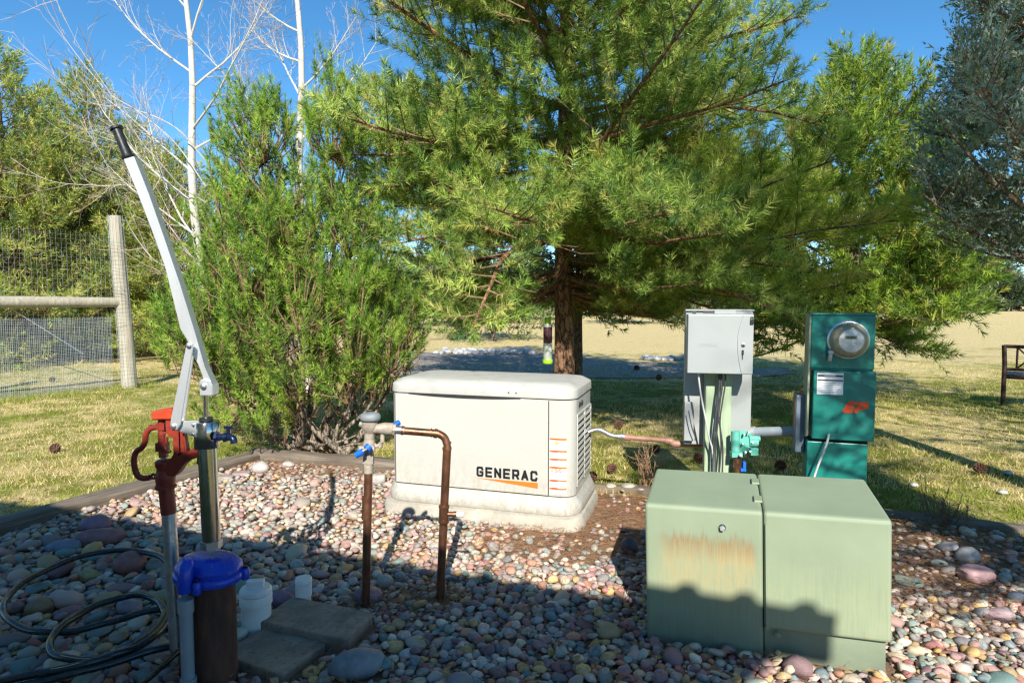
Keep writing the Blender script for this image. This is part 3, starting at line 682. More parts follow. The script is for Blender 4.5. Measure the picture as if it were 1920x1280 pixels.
o = blades('pine_litter', np.array(pts[:36000]), 0.055, 0.0022, True, [(0.42, 0.22, 0.10), (0.30, 0.14, 0.07), (0.50, 0.34, 0.20)], [3, 2, 1], 'pine_needle', bed)
o['kind'] = 'stuff'

# ---- lawn blades near the bed
pts = []
for _ in range(300000):
    y = 2.2 + 11.5 * rr.random() ** 1.25; x = rr.uniform(-0.86, 0.86) * y
    if in_poly(x, y, BED): continue
    f = 0.5 + 0.5 * noise.noise(Vector((x * 1.1, y * 1.1, 5))) + 0.3 * noise.noise(Vector((x * 4, y * 4, 1)))
    if rr.random() < 0.25 + 0.9 * f: pts.append((x, y, gh(x, y) - 0.006))
pts = np.array(pts[:112000])
g_ = 0.5 + 0.5 * np.sin(pts[:, 0] * 2.1 + np.sin(pts[:, 1] * 1.7) * 1.3) * np.sin(pts[:, 1] * 1.9 + pts[:, 0])
o = blades('lawn_grass', pts, 0.045, 0.0048, False, [(0.88, 0.72, 0.38), (0.76, 0.55, 0.24), (0.38, 0.38, 0.07), (0.62, 0.52, 0.17)], [4, 3, 3, 2], 'pine_needle', None, 1.3, np.array([max(0.0, min(1.0, 0.02 + 2.6 * noise.noise(Vector((a * 0.9, b_ * 0.9, 2))) + 1.3 * noise.noise(Vector((a * 3.1, b_ * 3.1, 6))))) for a, b_, _ in pts]))
o['kind'] = 'stuff'; o['label'] = 'short straw and green lawn grass around the bed'; o['category'] = 'grass'

# ---- low white stones along the path
cl = []
v_, f_, c_, off = [], [], [], 0
for _ in range(200):
    x = rr.uniform(-1.9, 0.5); y = 16.1 + rr.uniform(-0.7, 0.8) - 0.2 * x
    if rr.random() < 0.25: x = rr.uniform(2.9, 3.9); y = rr.uniform(14, 14.8)
    r = rr.uniform(0.04, 0.13); q = VAR1[rr.randrange(14)] * np.array([r, r * 0.8, r * 0.5]) + np.array([x, y, gh(x, y) + r * 0.3])
    v_.append(q); f_.append(F1 + off); off += len(q); c_.append(np.repeat(np.array([[rr.uniform(.3, .48)] * 3]), len(q), 0))
o = indexed_mesh('edging_rubble', np.concatenate(v_), np.concatenate(f_), np.concatenate(c_), 'pebble'); o['kind'] = 'stuff'
o['label'] = 'low heap of pale stones edging the far gravel'; o['category'] = 'rubble'

# ---- dead leaves and bark flakes on stones and lawn
K = 1500; lx_ = rng.uniform(-0.82, 0.82, K); ly_ = 1.9 + 10 * rng.random(K) ** 1.6; lx_ = lx_ * ly_
tv, tc = [], []
for i in range(K):
    x, y = lx_[i], ly_[i]
    if blocked(x, y, 0.02): continue
    inb = in_poly(x, y, BED)
    if inb and rr.random() < 0.45: continue
    z = 0.045 if inb else gh(x, y) + 0.022; s_ = rr.uniform(0.010, 0.026); a = rr.uniform(0, 6.28); c, q = math.cos(a), math.sin(a); p = np.array([x, y, z])
    u = np.array([c, q, rr.uniform(-.3, .3)]) * s_; w = np.array([-q, c, rr.uniform(-.3, .3)]) * s_ * 0.55; up_ = np.array([0, 0, rr.uniform(0.002, 0.010)])
    col = rr.choice([(0.30, 0.17, 0.08), (0.42, 0.28, 0.15), (0.20, 0.11, 0.06), (0.50, 0.40, 0.26)])
    for t3 in ((p - u, p + w + up_, p), (p - u, p, p - w + up_), (p + u, p, p + w + up_), (p + u, p - w + up_, p)): tv.append(t3); tc.append(col)
o = tri_mesh('dry_leaves', np.array(tv), np.array(tc), 'pine_needle'); o['kind'] = 'stuff'; o['label'] = 'small dry brown leaves scattered on stones and lawn'; o['category'] = 'leaf litter'

pts = []
for _ in range(420):
    k = rr.random()
    if k < 0.35: s_ = rr.uniform(-0.2, 3.2); x, y = -5.77 - 0.54 * s_ + rr.gauss(0, .10), 9.6 - 0.842 * s_ + rr.gauss(0, .10)
    elif k < 0.6: s_ = rr.random(); x, y = -3.95 + 1.79 * s_ - 0.13 + rr.gauss(0, .03), 1.5 + 3.74 * s_ + 0.06
    else: y = rr.uniform(4.6, 13); x = rr.uniform(-.8, .8) * y
    if in_poly(x, y, BED): continue
    for _ in range(26): pts.append((x + rr.gauss(0, .035), y + rr.gauss(0, .035), gh(x, y) - 0.004))
o = blades('grass_clumps', np.array(pts), 0.085, 0.0050, False, [(0.30, 0.38, 0.05), (0.44, 0.46, 0.09), (0.60, 0.50, 0.24), (0.20, 0.27, 0.04)], [3, 3, 2, 2], 'pine_needle', None, 0.9)
o['kind'] = 'stuff'; o['label'] = 'taller grass clumps along fence, timber and lawn'; o['category'] = 'grass'
# ================================================================== TREES
def curve(p0, d0, L, n, up=0.0, wob=0.08, seed=0.0):
    """path that starts along d0 and bends upwards by 'up'"""
    p = Vector(p0); d = Vector(d0).normalized(); out_ = [p.copy()]
    for i in range(n):
        d = (d + Vector((0, 0, up / n)) + wob * Vector((random.gauss(0, 1), random.gauss(0, 1), random.gauss(0, 1))) / math.sqrt(n)).normalized()
        p = p + d * (L / n); out_.append(p.copy())
    return out_
def at_path(path, t):
    f = t * (len(path) - 1); i = min(int(f), len(path) - 2); u = f - i
    return path[i].lerp(path[i + 1], u), (path[i + 1] - path[i]).normalized()
def pine(name, base, H, tr, z0, prof, nlimb, label, group, cols, wts, nl, w, nn, shoot=(0.12, 0.2), lat_sp=0.16, sh_sp=0.14,
         e_lo=5, e_hi=35, bark='pine_bark', up=0.35, lean=(0, 0), ang=(28, 62), keep=None, nbranch=30, sides=None, fill=1.0, branch_mat='dark_bark', tubes=True, thick=0.3, cat='pine tree', zpow=1.0, latk=0.46, rear=None, upb=0.32):
    base = Vector(base); t = thing(name, label, cat, base, 0, group)
    # trunk
    pth = [base + Vector((lean[0] * k / 12 + 0.015 * H / 6 * noise.noise(Vector((k * 0.4, base.x, 0))), lean[1] * k / 12, H * k / 12 - (0.15 if k == 0 else 0))) for k in range(13)]
    rad = [max(0.012, tr * (1.25 if k == 0 else 1) * (1 - 0.9 * k / 12)) for k in range(13)]
    B().tube(pth, rad, 18).build('trunk', bark, t, world=True)
    SP, SD, SL = [], [], []; twg = B(); limbs = []
    for i in range(nlimb):
        u = ((i + random.random()) / nlimb) ** zpow; z = z0 + (H * 0.98 - z0) * u; R = prof(z) * random.uniform(0.78, 1.12)
        if R < 0.1: continue
        az = i * 2.39996 + random.uniform(-0.5, 0.5)
        if sides is not None: az = sides(az, z)
        el = math.radians(e_lo + (e_hi - e_lo) * u + random.gauss(0, 10))
        p0, _ = at_path(pth, min(0.999, z / H)); d = Vector((math.cos(az) * math.cos(el), math.sin(az) * math.cos(el), math.sin(el)))
        path = curve(p0, d, R, 6, up * random.uniform(0.6, 1.4) * (0.15 + 1.2 * u), 0.20)
        if keep is not None:
            nk = 0
            while nk < len(path) and (nk < 2 or keep(path[nk]) or base.y < 4): nk += 1
            if nk < 3: continue
            path = [at_path(path[:nk], k / 6 * 0.999)[0] for k in range(7)]
        limbs.append((R, path)); r0 = max(0.007, tr * thick * (R / 2.5) ** 0.6 * (1 - 0.4 * u))
        b = twg if len(limbs) > nbranch else B()
        b.tube(path, [r0 * (1 - 0.8 * k / 6) for k in range(7)], 6, caps=False)
        if b is not twg: b.build('branch', branch_mat, t, world=True)
        nlat = max(3, int(R / lat_sp))
        for j in range(nlat):
            f = 0.07 + 0.93 * (j + random.random() * 0.6) / nlat
            if f > 1: f = 1
            q, dd = at_path(path, min(f, 0.999))
            sgn = 1 if j % 2 else -1
            hd = Vector((dd.x, dd.y, 0)).normalized() if abs(dd.z) < 0.99 else Vector((1, 0, 0)); pd = Vector((-hd.y, hd.x, 0)) * sgn
            sp = random.uniform(0.6, 1.2)
            ld = (dd + pd * sp + Vector((0, 0, random.gauss(0.08, 0.22)))).normalized()
            ll = (0.18 + (1 - f) * R * latk) * random.uniform(0.7, 1.25)
            lp = curve(q, ld, ll, 3, 0.35, 0.12)
            if tubes: twg.tube(lp, [0.007, 0.005, 0.004, 0.003], 3, caps=False)
            ns = max(1, int(ll / sh_sp * fill))
            for s_ in range(ns + 1):
                g = 0.25 + 0.75 * (s_ + random.random() * 0.5) / (ns + 0.5); g = min(g, 0.999)
                a, da = at_path(lp, g); sd = (da * 1.0 + Vector((random.gauss(0, 0.6), random.gauss(0, 0.6), random.gauss(upb, 0.4)))).normalized() if s_ < ns else (da + Vector((0, 0, 0.25))).normalized()
                if keep is not None and not keep(a): continue
                SP.append(a[:]); SD.append(sd[:]); SL.append(random.uniform(*shoot))
        for s_ in range(3):
            SP.append(path[-1][:]); SD.append(((path[-1] - path[-2]).normalized() + Vector((random.gauss(0, .35), random.gauss(0, .35), random.gauss(.2, .3))))[:]); SL.append(random.uniform(*shoot) * 1.2)
    for s_ in range(6):
        SP.append(pth[-1][:]); SD.append((random.gauss(0, .4), random.gauss(0, .4), 1)); SL.append(shoot[1] * 1.4)
    # unseen part well above the picture is thinned
    SP, SD, SL = np.array(SP), np.array(SD), np.array(SL)
    topz = CAMH + 0.52 * SP[:, 1] + 0.35; kk = (SP[:, 2] < topz) | (rng.random(len(SP)) < 0.35)
    if base.y > 4: kk &= ~((np.abs(SP[:, 0]) > 0.86 * SP[:, 1] + 0.5) & (rng.random(len(SP)) < 0.5))
    else: kk[:] = True
    SP, SD, SL = SP[kk], SD[kk], SL[kk]; K = len(SP)
    if rear is not None:
        fr = SP[:, 1] < base.y + 0.15; ri = np.where(~fr)[0]; ri = ri[rng.random(len(ri)) < 0.75]; fi = np.where(fr)[0]
        v1, c1 = needles(SP[fi], SD[fi], SL[fi], nn, nl, w, ang[0], ang[1], palette(len(fi), cols, wts)); v2, c2 = needles(SP[ri], SD[ri], SL[ri], rear[0], nl, rear[1], ang[0], ang[1], palette(len(ri), cols, wts))
        v = np.concatenate([v1, v2]); c = np.concatenate([c1, c2])
    else: v, c = needles(SP, SD, SL, nn, nl, w, ang[0], ang[1], palette(K, cols, wts))
    v = v - np.array(base[:])
    tri_mesh('crown', v, c, 'pine_needle', t)
    if len(twg.v): o = twg.build('twigs', 'twig', t, world=True); o['kind'] = 'stuff'
    print(name, 'shoots', K, 'tris', len(v)); return t, SP, SD, SL, limbs

# the big pine behind the generator
GREEN = [(0.23, 0.35, 0.07), (0.35, 0.48, 0.09), (0.52, 0.60, 0.15), (0.11, 0.21, 0.06), (0.60, 0.58, 0.17)]
tb = P(1057, 700, 6.9); tb.z = 0
random.seed(14)
def prof_main(z):
    if z < 2.4: return 2.2 + (z - 1.5) * 0.9
    if z < 5: return 3.05 - (z - 2.4) * 0.10
    return max(0.2, 2.65 * (8.0 - z) / 3.0)
def sides_main(az, z):
    return az
main = pine('pine_tree', tb, 8.0, 0.118, 1.40, prof_main, 132, 'big pine with orange brown trunk and dense crown behind the generator', None,
     GREEN, [3, 4, 3, 1.6, 1.2], 0.080, 0.0064, 52, shoot=(0.10, 0.20), lat_sp=0.100, sh_sp=0.088, e_lo=-16, e_hi=36, ang=(32, 70), nbranch=60, branch_mat='orange_bark', up=0.42, zpow=1.6, keep=lambda a: math.hypot((a.x - tb.x) / (2.62 if a.x < tb.x else 2.30), (a.y - tb.y) / 3.1) < 1 + 0.07 * math.sin(a.z * 5) and a.z > 1.06 + 0.1 * math.sin(a.x * 4) and not (a.y < tb.y and abs(a.x - tb.x * a.y / tb.y) < 0.30 and a.z < 1.33 + 0.085 * a.y), rear=(20, 0.013), upb=0.5, sides=lambda az, z: random.gauss(-1.6, 0.6) if random.random() < 0.28 else az)
# second pine standing close behind with long yellow green needles
tb2 = P(1082, 700, 7.6); tb2.z = 0
def sides_r(az, z): return random.gauss(-0.25, 0.65)
pine('pine_tree', tb2, 4.2, 0.066, 1.45, lambda z: 3.3 if z < 2.7 else max(0.3, 3.3 - (z - 2.7) * 1.5), 34, 'long needled yellow green pine, dark stem close behind the big trunk', None,
     [(0.36, 0.47, 0.06), (0.48, 0.56, 0.09), (0.24, 0.36, 0.05), (0.56, 0.50, 0.13)], [3, 3, 2, 1], 0.150, 0.0062, 50, shoot=(0.08, 0.15), lat_sp=0.15, sh_sp=0.11, e_lo=-8, e_hi=26, sides=sides_r, ang=(24, 60), nbranch=14, bark='dark_bark', lean=(0.05, 0.1), keep=lambda a: a.x < 3.5 and 1.2 < a.z < 3.05 - 0.12 * (7.5 - a.y) and a.x > -0.6)
# right hand pine behind the meter pedestal
tb3 = P(1590, 640, 8.9); tb3.z = 0
pine('pine_tree', tb3, 4.45, 0.10, 0.85, lambda z: 2.15 if z < 2.1 else max(0.35, 2.15 - (z - 2.1) * 0.95), 104, 'bushy green pine with spreading low skirt behind the teal pedestal', None,
     [(0.24, 0.37, 0.05), (0.36, 0.47, 0.06), (0.12, 0.20, 0.04), (0.48, 0.48, 0.10)], [3, 2.6, 2.8, 0.8], 0.105, 0.0125, 26, shoot=(0.14, 0.26), lat_sp=0.12, sh_sp=0.09, e_lo=-12, e_hi=40, nbranch=20, up=0.35, bark='dark_bark', rear=(18, 0.014), keep=lambda a: a.x / a.y < 0.775 and (a.z > 1.05 or a.x < 5.6))
# screen of pines on the left beyond the fence
YG = [(0.34, 0.40, 0.075), (0.46, 0.48, 0.10), (0.20, 0.27, 0.06), (0.54, 0.47, 0.16), (0.26, 0.36, 0.12)]
for (px, d, H, R, lab, sd) in ((20, 13.5, 6.3, 2.5, 'yellow green pine far left beyond the wire fence', 3), (178, 15.5, 6.5, 2.5, 'pine between the fence post and the far left pine', 4), (335, 15.0, 4.5, 2.1, 'lower pine seen behind the white birch branches', 5), (-190, 12.5, 6.0, 2.4, 'pine at the left border beyond the netting', 6),
                               (98, 17.5, 6.6, 2.6, 'pine half hidden deepest in the left screen', 7), (262, 18.0, 6.0, 2.6, 'pine deep in the screen right of the fence post', 8)):
    q = P(px, 600, d); q.z = 0; random.seed(40 + sd)
    pine('pine_tree', q, H, 0.13, 0.25, (lambda H, R: lambda z: R * (1.0 if z < H * 0.35 else max(0.12, 1 - (z - H * 0.35) / (H * 0.68))))(H, R), 100, lab, 'pines screening the left side',
         YG, [3, 3, 2, 1.4, 1.5], 0.13, 0.021, 15, shoot=(0.18, 0.32), lat_sp=0.17, sh_sp=0.14, e_lo=-8, e_hi=35, nbranch=0, up=0.5, bark='dark_bark', tubes=True)
# distant trees seen below and between the crowns
random.seed(99)
for i, (px, d, H, R, c, lab) in enumerate(((700, 27, 4.2, 1.9, (0.20, 0.26, 0.08), 'distant yellow green pine seen just right of the bush'), (815, 33, 4.6, 2.1, (0.13, 0.17, 0.10), 'distant dark pine left of the big trunk'),
        (925, 21, 2.6, 2.0, (0.17, 0.22, 0.07), 'low spreading evergreen at the end of the gravel'), (1180, 36, 4.2, 2.3, (0.16, 0.2, 0.12), 'distant pine right of the big trunk'), (1330, 42, 5.0, 2.6, (0.18, 0.23, 0.09), 'distant pine behind the transfer box'),
        (1450, 30, 3.2, 1.7, (0.2, 0.26, 0.08), 'distant small pine left of the meter pedestal'), (1895, 75, 3.6, 3.2, (0.10, 0.14, 0.06), 'small far tree on the horizon at the right'), (560, 40, 6.0, 2.7, (0.15, 0.2, 0.1), 'distant pine hidden behind the bush'),
        (760, 46, 4.4, 3.2, (0.24, 0.28, 0.12), 'pale green far pine between bush and big trunk'), (870, 52, 5.2, 3.4, (0.2, 0.25, 0.12), 'far pine over the pale stone heap'), (985, 44, 4.6, 3.0, (0.2, 0.24, 0.11), 'far pine directly left of the bird feeder'), (1110, 55, 5.5, 3.4, (0.17, 0.22, 0.1), 'far pine directly right of the dark second trunk'),
        (1250, 60, 5.6, 3.8, (0.2, 0.24, 0.12), 'far pine just left of the switch box'), (1500, 58, 5.2, 3.6, (0.2, 0.25, 0.1), 'far pine between switch box and pedestal'), (1700, 62, 5.4, 3.8, (0.19, 0.24, 0.1), 'far pine right of the teal pedestal'), (1790, 66, 4.8, 3.6, (0.22, 0.26, 0.12), 'far pine above the left part of the bench lawn'))):
    q = P(px, 600, d); q.z = 0; k = d / 14
    pine('pine_tree', q, H, 0.10, 0.35, (lambda H, R: lambda z: R * (1.0 if z < H * 0.3 else max(0.12, 1 - (z - H * 0.3) / (H * 0.72))))(H, R), 46, lab, 'far pines across the field',
         [c, tuple(x * 1.4 for x in c), tuple(x * 0.7 for x in c)], [2, 1, 1], 0.22, 0.030 * k, 8, shoot=(0.25, 0.5), lat_sp=0.20, sh_sp=0.20, e_lo=-8, e_hi=35, nbranch=0, bark='dark_bark', tubes=False)
# far wood along the horizon, one mass
random.seed(5)
K = 5200; x = rng.uniform(-170, 190, K); y = rng.uniform(120, 175, K); hh = 3.5 + 3.5 * np.abs(np.sin(x * 0.11) + 0.6 * np.sin(x * 0.31 + 1)); hh *= 0.7 + 0.3 * np.sin(y)
z = rng.random(K) * hh
v, c = needles(np.stack([x, y, z], 1), rng.normal(size=(K, 3)) + np.array([0, 0, 1.0]), np.full(K, 1.0), 8, 1.7, 0.5, 30, 80, palette(K, [(0.12, 0.16, 0.09), (0.20, 0.18, 0.13), (0.26, 0.24, 0.2)], [3, 2, 1]))
o = tri_mesh('treeline', v, c, 'pine_needle'); o['kind'] = 'stuff'; o['label'] = 'far wood along the horizon across the field'; o['category'] = 'wood'

# the mugo pine bush left of the generator
random.seed(21)
mb = G(602, 862); mb = Vector((mb.x, 5.5, 0)); mb.x = P(602, 860, 5.5).x
bush = thing('pine_bush', 'bright green bushy mugo pine with many stems left of the generator', 'pine bush', mb)
ell = [  # centre px, py, depth, radii in px, radius in depth (m)
    (484, 320, 5.5, 74, 165, 0.5), (478, 480, 5.4, 115, 150, 0.7), (636, 330, 5.6, 64, 170, 0.45), (600, 480, 5.5, 150, 150, 0.8),
    (430, 610, 5.3, 112, 115, 0.7), (560, 640, 5.4, 200, 140, 0.85), (690, 620, 5.6, 120, 120, 0.6), (350, 640, 5.4, 60, 62, 0.4), (520, 230, 5.5, 22, 62, 0.2), (476, 215, 5.45, 28, 62, 0.2), (615, 200, 5.6, 24, 90, 0.2), (470, 770, 5.2, 90, 60, 0.5)]
E = []
for (px, py, d, rx, ry, rd) in ell:
    c = P(px, py, d); E.append((c, rx * d / FPX, rd, ry * d / FPX))
vol = [e[1] * e[2] * e[3] for e in E]
targets = []
while len(targets) < 1550:
    e = random.choices(E, [v_ ** 0.75 for v_ in vol])[0]
    u = Vector((random.gauss(0, 1), random.gauss(0, 1), random.gauss(0, 1))).normalized() * (random.uniform(0.35, 1.0) ** 0.55)
    p = e[0] + Vector((u.x * e[1], u.y * e[2], u.z * e[3]))
    if p.z < 0.24: continue
    if p.z < 0.55 and random.random() < 0.35: continue
    targets.append(p)
stems = []
for (px, py, d) in ((345, 640, 5.2), (400, 690, 5.0), (420, 430, 5.3), (485, 220, 5.45), (470, 560, 5.0), (540, 400, 5.2), (560, 620, 4.9), (625, 210, 5.6), (650, 420, 5.5), (700, 560, 5.6), (770, 640, 5.7), (665, 680, 5.2), (800, 560, 6.0), (560, 330, 5.9), (730, 700, 5.4)):
    tip = P(px, py, d); b0 = mb + Vector((random.uniform(-0.22, 0.26), random.uniform(-0.12, 0.12), 0.0)); h = tip - b0
    c1 = b0 + Vector((h.x * 0.55, h.y * 0.5, h.z * 0.16 + 0.06)); pth = []
    for k in range(13):
        t_ = k / 12; q = b0 * (1 - t_) ** 2 + c1 * 2 * t_ * (1 - t_) + tip * t_ ** 2
        pth.append(q + Vector((noise.noise(q * 3), noise.noise(q * 3 + Vector((5, 0, 0))), 0)) * 0.06 * math.sin(t_ * 3.14))
    r0 = random.uniform(0.022, 0.036); B().tube(pth, [r0 * (1 - 0.78 * k / 12) for k in range(13)], 8).build('stem', 'grey_bark', bush, world=True); stems.append(pth)
nodes = np.array([q[:] for s_ in stems for q in s_[2:]])
tw = B(); SP, SD, SL = [], [], []
for p in targets:
    dd = np.linalg.norm(nodes - np.array(p[:]) + np.array([0, 0, 0.25]), axis=1); a = Vector(nodes[int(np.argmin(dd))])
    outw = Vector((p.x - mb.x, p.y - mb.y, 0)) * 0.35
    hd = (outw + Vector((random.gauss(0, 0.25), random.gauss(0, 0.25), 0.9))).normalized()
    Lh = random.uniform(0.18, 0.38); st = p - hd * Lh * 0.4
    if (a - st).length < 0.9: tw.tube([a, a.lerp(st, 0.5) + Vector((0, 0, -0.05)), st, p], [0.008, 0.006, 0.005, 0.003], 3, caps=False)
    SP.append(st[:]); SD.append(hd[:]); SL.append(Lh * 1.1)
    for k in range(random.randint(2, 4)):
        sd = (hd + Vector((random.gauss(0, 0.38), random.gauss(0, 0.38), random.gauss(0.1, 0.2)))).normalized()
        f = st + hd * Lh * random.uniform(0.0, 0.5); SP.append(f[:]); SD.append(sd[:]); SL.append(random.uniform(0.08, 0.17))
SP, SD, SL = map(np.array, (SP, SD, SL)); K = len(SP)
v, c = needles(SP, SD, SL, 48, 0.052, 0.0050, 26, 64, palette(K, [(0.20, 0.34, 0.05), (0.30, 0.46, 0.06), (0.46, 0.58, 0.10), (0.11, 0.20, 0.04), (0.34, 0.24, 0.10)], [3, 3.4, 2.2, 1.8, 0.3]))
v -= np.array(mb[:]); tri_mesh('crown', v, c, 'pine_needle', bush); o = tw.build('twigs', 'twig', bush, world=True); o['kind'] = 'stuff'
print('bush', K, len(v))
# woody roots and stubs at its foot
for k in range(7):
    a = random.uniform(3.4, 6.0); d = Vector((math.cos(a), math.sin(a) * 0.6, 0.12)); p0 = mb + Vector((random.uniform(-.2, .2), -.03, 0.05))
    B().tube(curve(p0, d, random.uniform(0.25, 0.6), 6, 0.25, 0.25), [0.022, 0.018, 0.015, 0.012, 0.010, 0.007, 0.004], 7).build('stem', 'grey_bark', bush, world=True)

# junipers on the right: blue grey scale sprays
def jkeep(p, soft=True):
    """crown shaped for light"""
    for h in (0.05, 0.5, 1.0):
        k = p.z - h; x = p.x + SHX * k; y = p.y + SHY * k
        if h < 0.6 and 0.3 < x < 1.48 and 1.9 < y < 3.0: return False
        if x < 0.62 and y < 5.0: return False
        if h == 1.0 and 0.9 < x < 1.42 and 3.3 < y < 4.0: return False
        if 0.95 < x < 1.42 and 3.2 < y < 4.3 and soft and random.random() < 0.88: return False
        if 1.45 < x < 2.3 and 3.0 < y < 4.0 and soft and random.random() < 0.40: return False
        if h < 0.1 and 1.4 < x < 3.0 and 1.8 < y < 3.1 and soft and random.random() < 0.75: return False
    if p.x < 0.80 * p.y and p.z < CAMH + 0.04 * p.y and p.y > 1: return False
    e_ = (p.z - CAMH) / max(p.y, 0.3); lim = 0.74 - 0.9 * e_ if e_ < 0.14 else (0.605 if e_ < 0.32 else 0.66)
    if p.y > 0.5 and p.x < lim * p.y and e_ < 0.54: return False
    return True
JCOL = [(0.28, 0.39, 0.27), (0.44, 0.55, 0.44), (0.20, 0.28, 0.14), (0.50, 0.46, 0.24), (0.58, 0.66, 0.56)]
def juniper(jb, label, seed, limbs, dens, sl, n_, nl, w):
    random.seed(seed); jb = Vector(jb); jun = thing('juniper_tree', label, 'juniper tree', jb)
    B().tube([jb + Vector((0.05 * math.sin(k), 0.04 * k / 3, k * 0.6 - (0.1 if k == 0 else 0))) for k in range(9)], [0.12 * (1 - 0.09 * k) for k in range(9)], 14).build('trunk', 'grey_bark', jun, world=True)
    SP, SD, SL = [], [], []; jt = B()
    for (az, z, R) in limbs:
        d = Vector((math.cos(az), math.sin(az), random.uniform(0.05, 0.5))).normalized(); p0 = jb + Vector((0, 0, z * 0.85))
        path = curve(p0, d, R, 8, 0.35, 0.16); ok = [jkeep(q, False) for q in path]
        lastok = max([k for k in range(len(path)) if all(ok[:k + 1])], default=0)
        if lastok < 2: continue
        path = path[: lastok + 1]
        B().tube(path, [0.022 * (1 - 0.8 * k / (len(path) - 1)) for k in range(len(path))], 6, caps=False).build('branch', 'grey_bark', jun, world=True)
        for j in range(int(R * dens)):
            f = random.uniform(0.1, 1); q, dd = at_path(path, min(f, .999))
            ld = (dd * 0.6 + Vector((random.gauss(0, 0.6), random.gauss(0, 0.6), random.gauss(0.35, 0.5)))).normalized(); ll = random.uniform(0.12, 0.45)
            lp = curve(q, ld, ll, 3, 0.3, 0.2)
            if not jkeep(lp[-1]): continue
            jt.tube(lp, [0.0035, 0.003, 0.002, 0.0015], 3, caps=False)
            for s_ in range(int(3 + ll * 16)):
                g = random.uniform(0.15, 1); a, da = at_path(lp, min(g, .999)); sd = (da + Vector((random.gauss(0, .7), random.gauss(0, .7), random.gauss(.15, .5)))).normalized()
                SP.append(a[:]); SD.append(sd[:]); SL.append(random.uniform(*sl))
    SP, SD, SL = map(np.array, (SP, SD, SL)); kk = (SP[:, 0] < 0.86 * SP[:, 1] + 0.2) & (SP[:, 2] < CAMH + 0.56 * SP[:, 1]) | (rng.random(len(SP)) < 0.4); SP, SD, SL = SP[kk], SD[kk], SL[kk]; K = len(SP)
    v, c = needles(SP, SD, SL, n_, nl, w, 22, 46, palette(K, JCOL, [3, 3, 2, 1.2, 1.6]))
    v -= np.array(jb[:]); tri_mesh('crown', v, c, 'pine_needle', jun); o = jt.build('twigs', 'twig', jun, world=True); o['kind'] = 'stuff'
    print('juniper', K, len(v))
random.seed(31)
juniper((3.75, 4.25, 0), 'blue grey juniper with feathery sprays reaching in from the right', 31, [(random.uniform(2.2, 4.2), 1.45 + 3.2 * (i / 70) ** 1.1, random.uniform(1.4, 2.1)) for i in range(70)], 17, (0.06, 0.13), 12, 0.029, 0.0095)
juniper((2.9, 0.5, 0), 'second juniper close by the viewpoint that dapples the teal pedestal', 32, [(random.uniform(1.5, 4.2), 1.8 + 1.5 * random.random(), random.uniform(1.0, 2.2)) for i in range(74)], 10, (0.08, 0.16), 9, 0.05, 0.013)
# trees beside the house and right of the frame: they throw the dappled shade
random.seed(61)
def shade_keep(a):
    if a.z < (7.1 if a.x < 1.95 else 6.5) or a.x < 1.35 or a.x > 2.75: return False  # unseen crown trimmed so its shade misses the switch box and juniper
    return noise.noise(a * 2.4) > -0.10
pine('pine_tree', (2.7, -3.9, 0), 8.4, 0.13, 6.2, lambda z: 2.0, 60, 'tall pine beside the house that shades the lawn', None, YG, [1, 1, 1, 1, 1], 0.11, 0.024, 10, shoot=(0.15, 0.3), lat_sp=0.16, sh_sp=0.15, nbranch=30, bark='dark_bark', keep=shade_keep, latk=0.35)
pine('pine_tree', (6.2, 3.0, 0), 5.2, 0.12, 1.2, lambda z: 2.2 if z < 3 else 1.5, 50, 'pine just outside the right border shading the bench lawn', None, YG, [1, 1, 1, 1, 1], 0.11, 0.024, 10, shoot=(0.15, 0.3), lat_sp=0.26, sh_sp=0.22, nbranch=8, bark='dark_bark', keep=lambda a: noise.noise(a * 1.7) > -0.2)

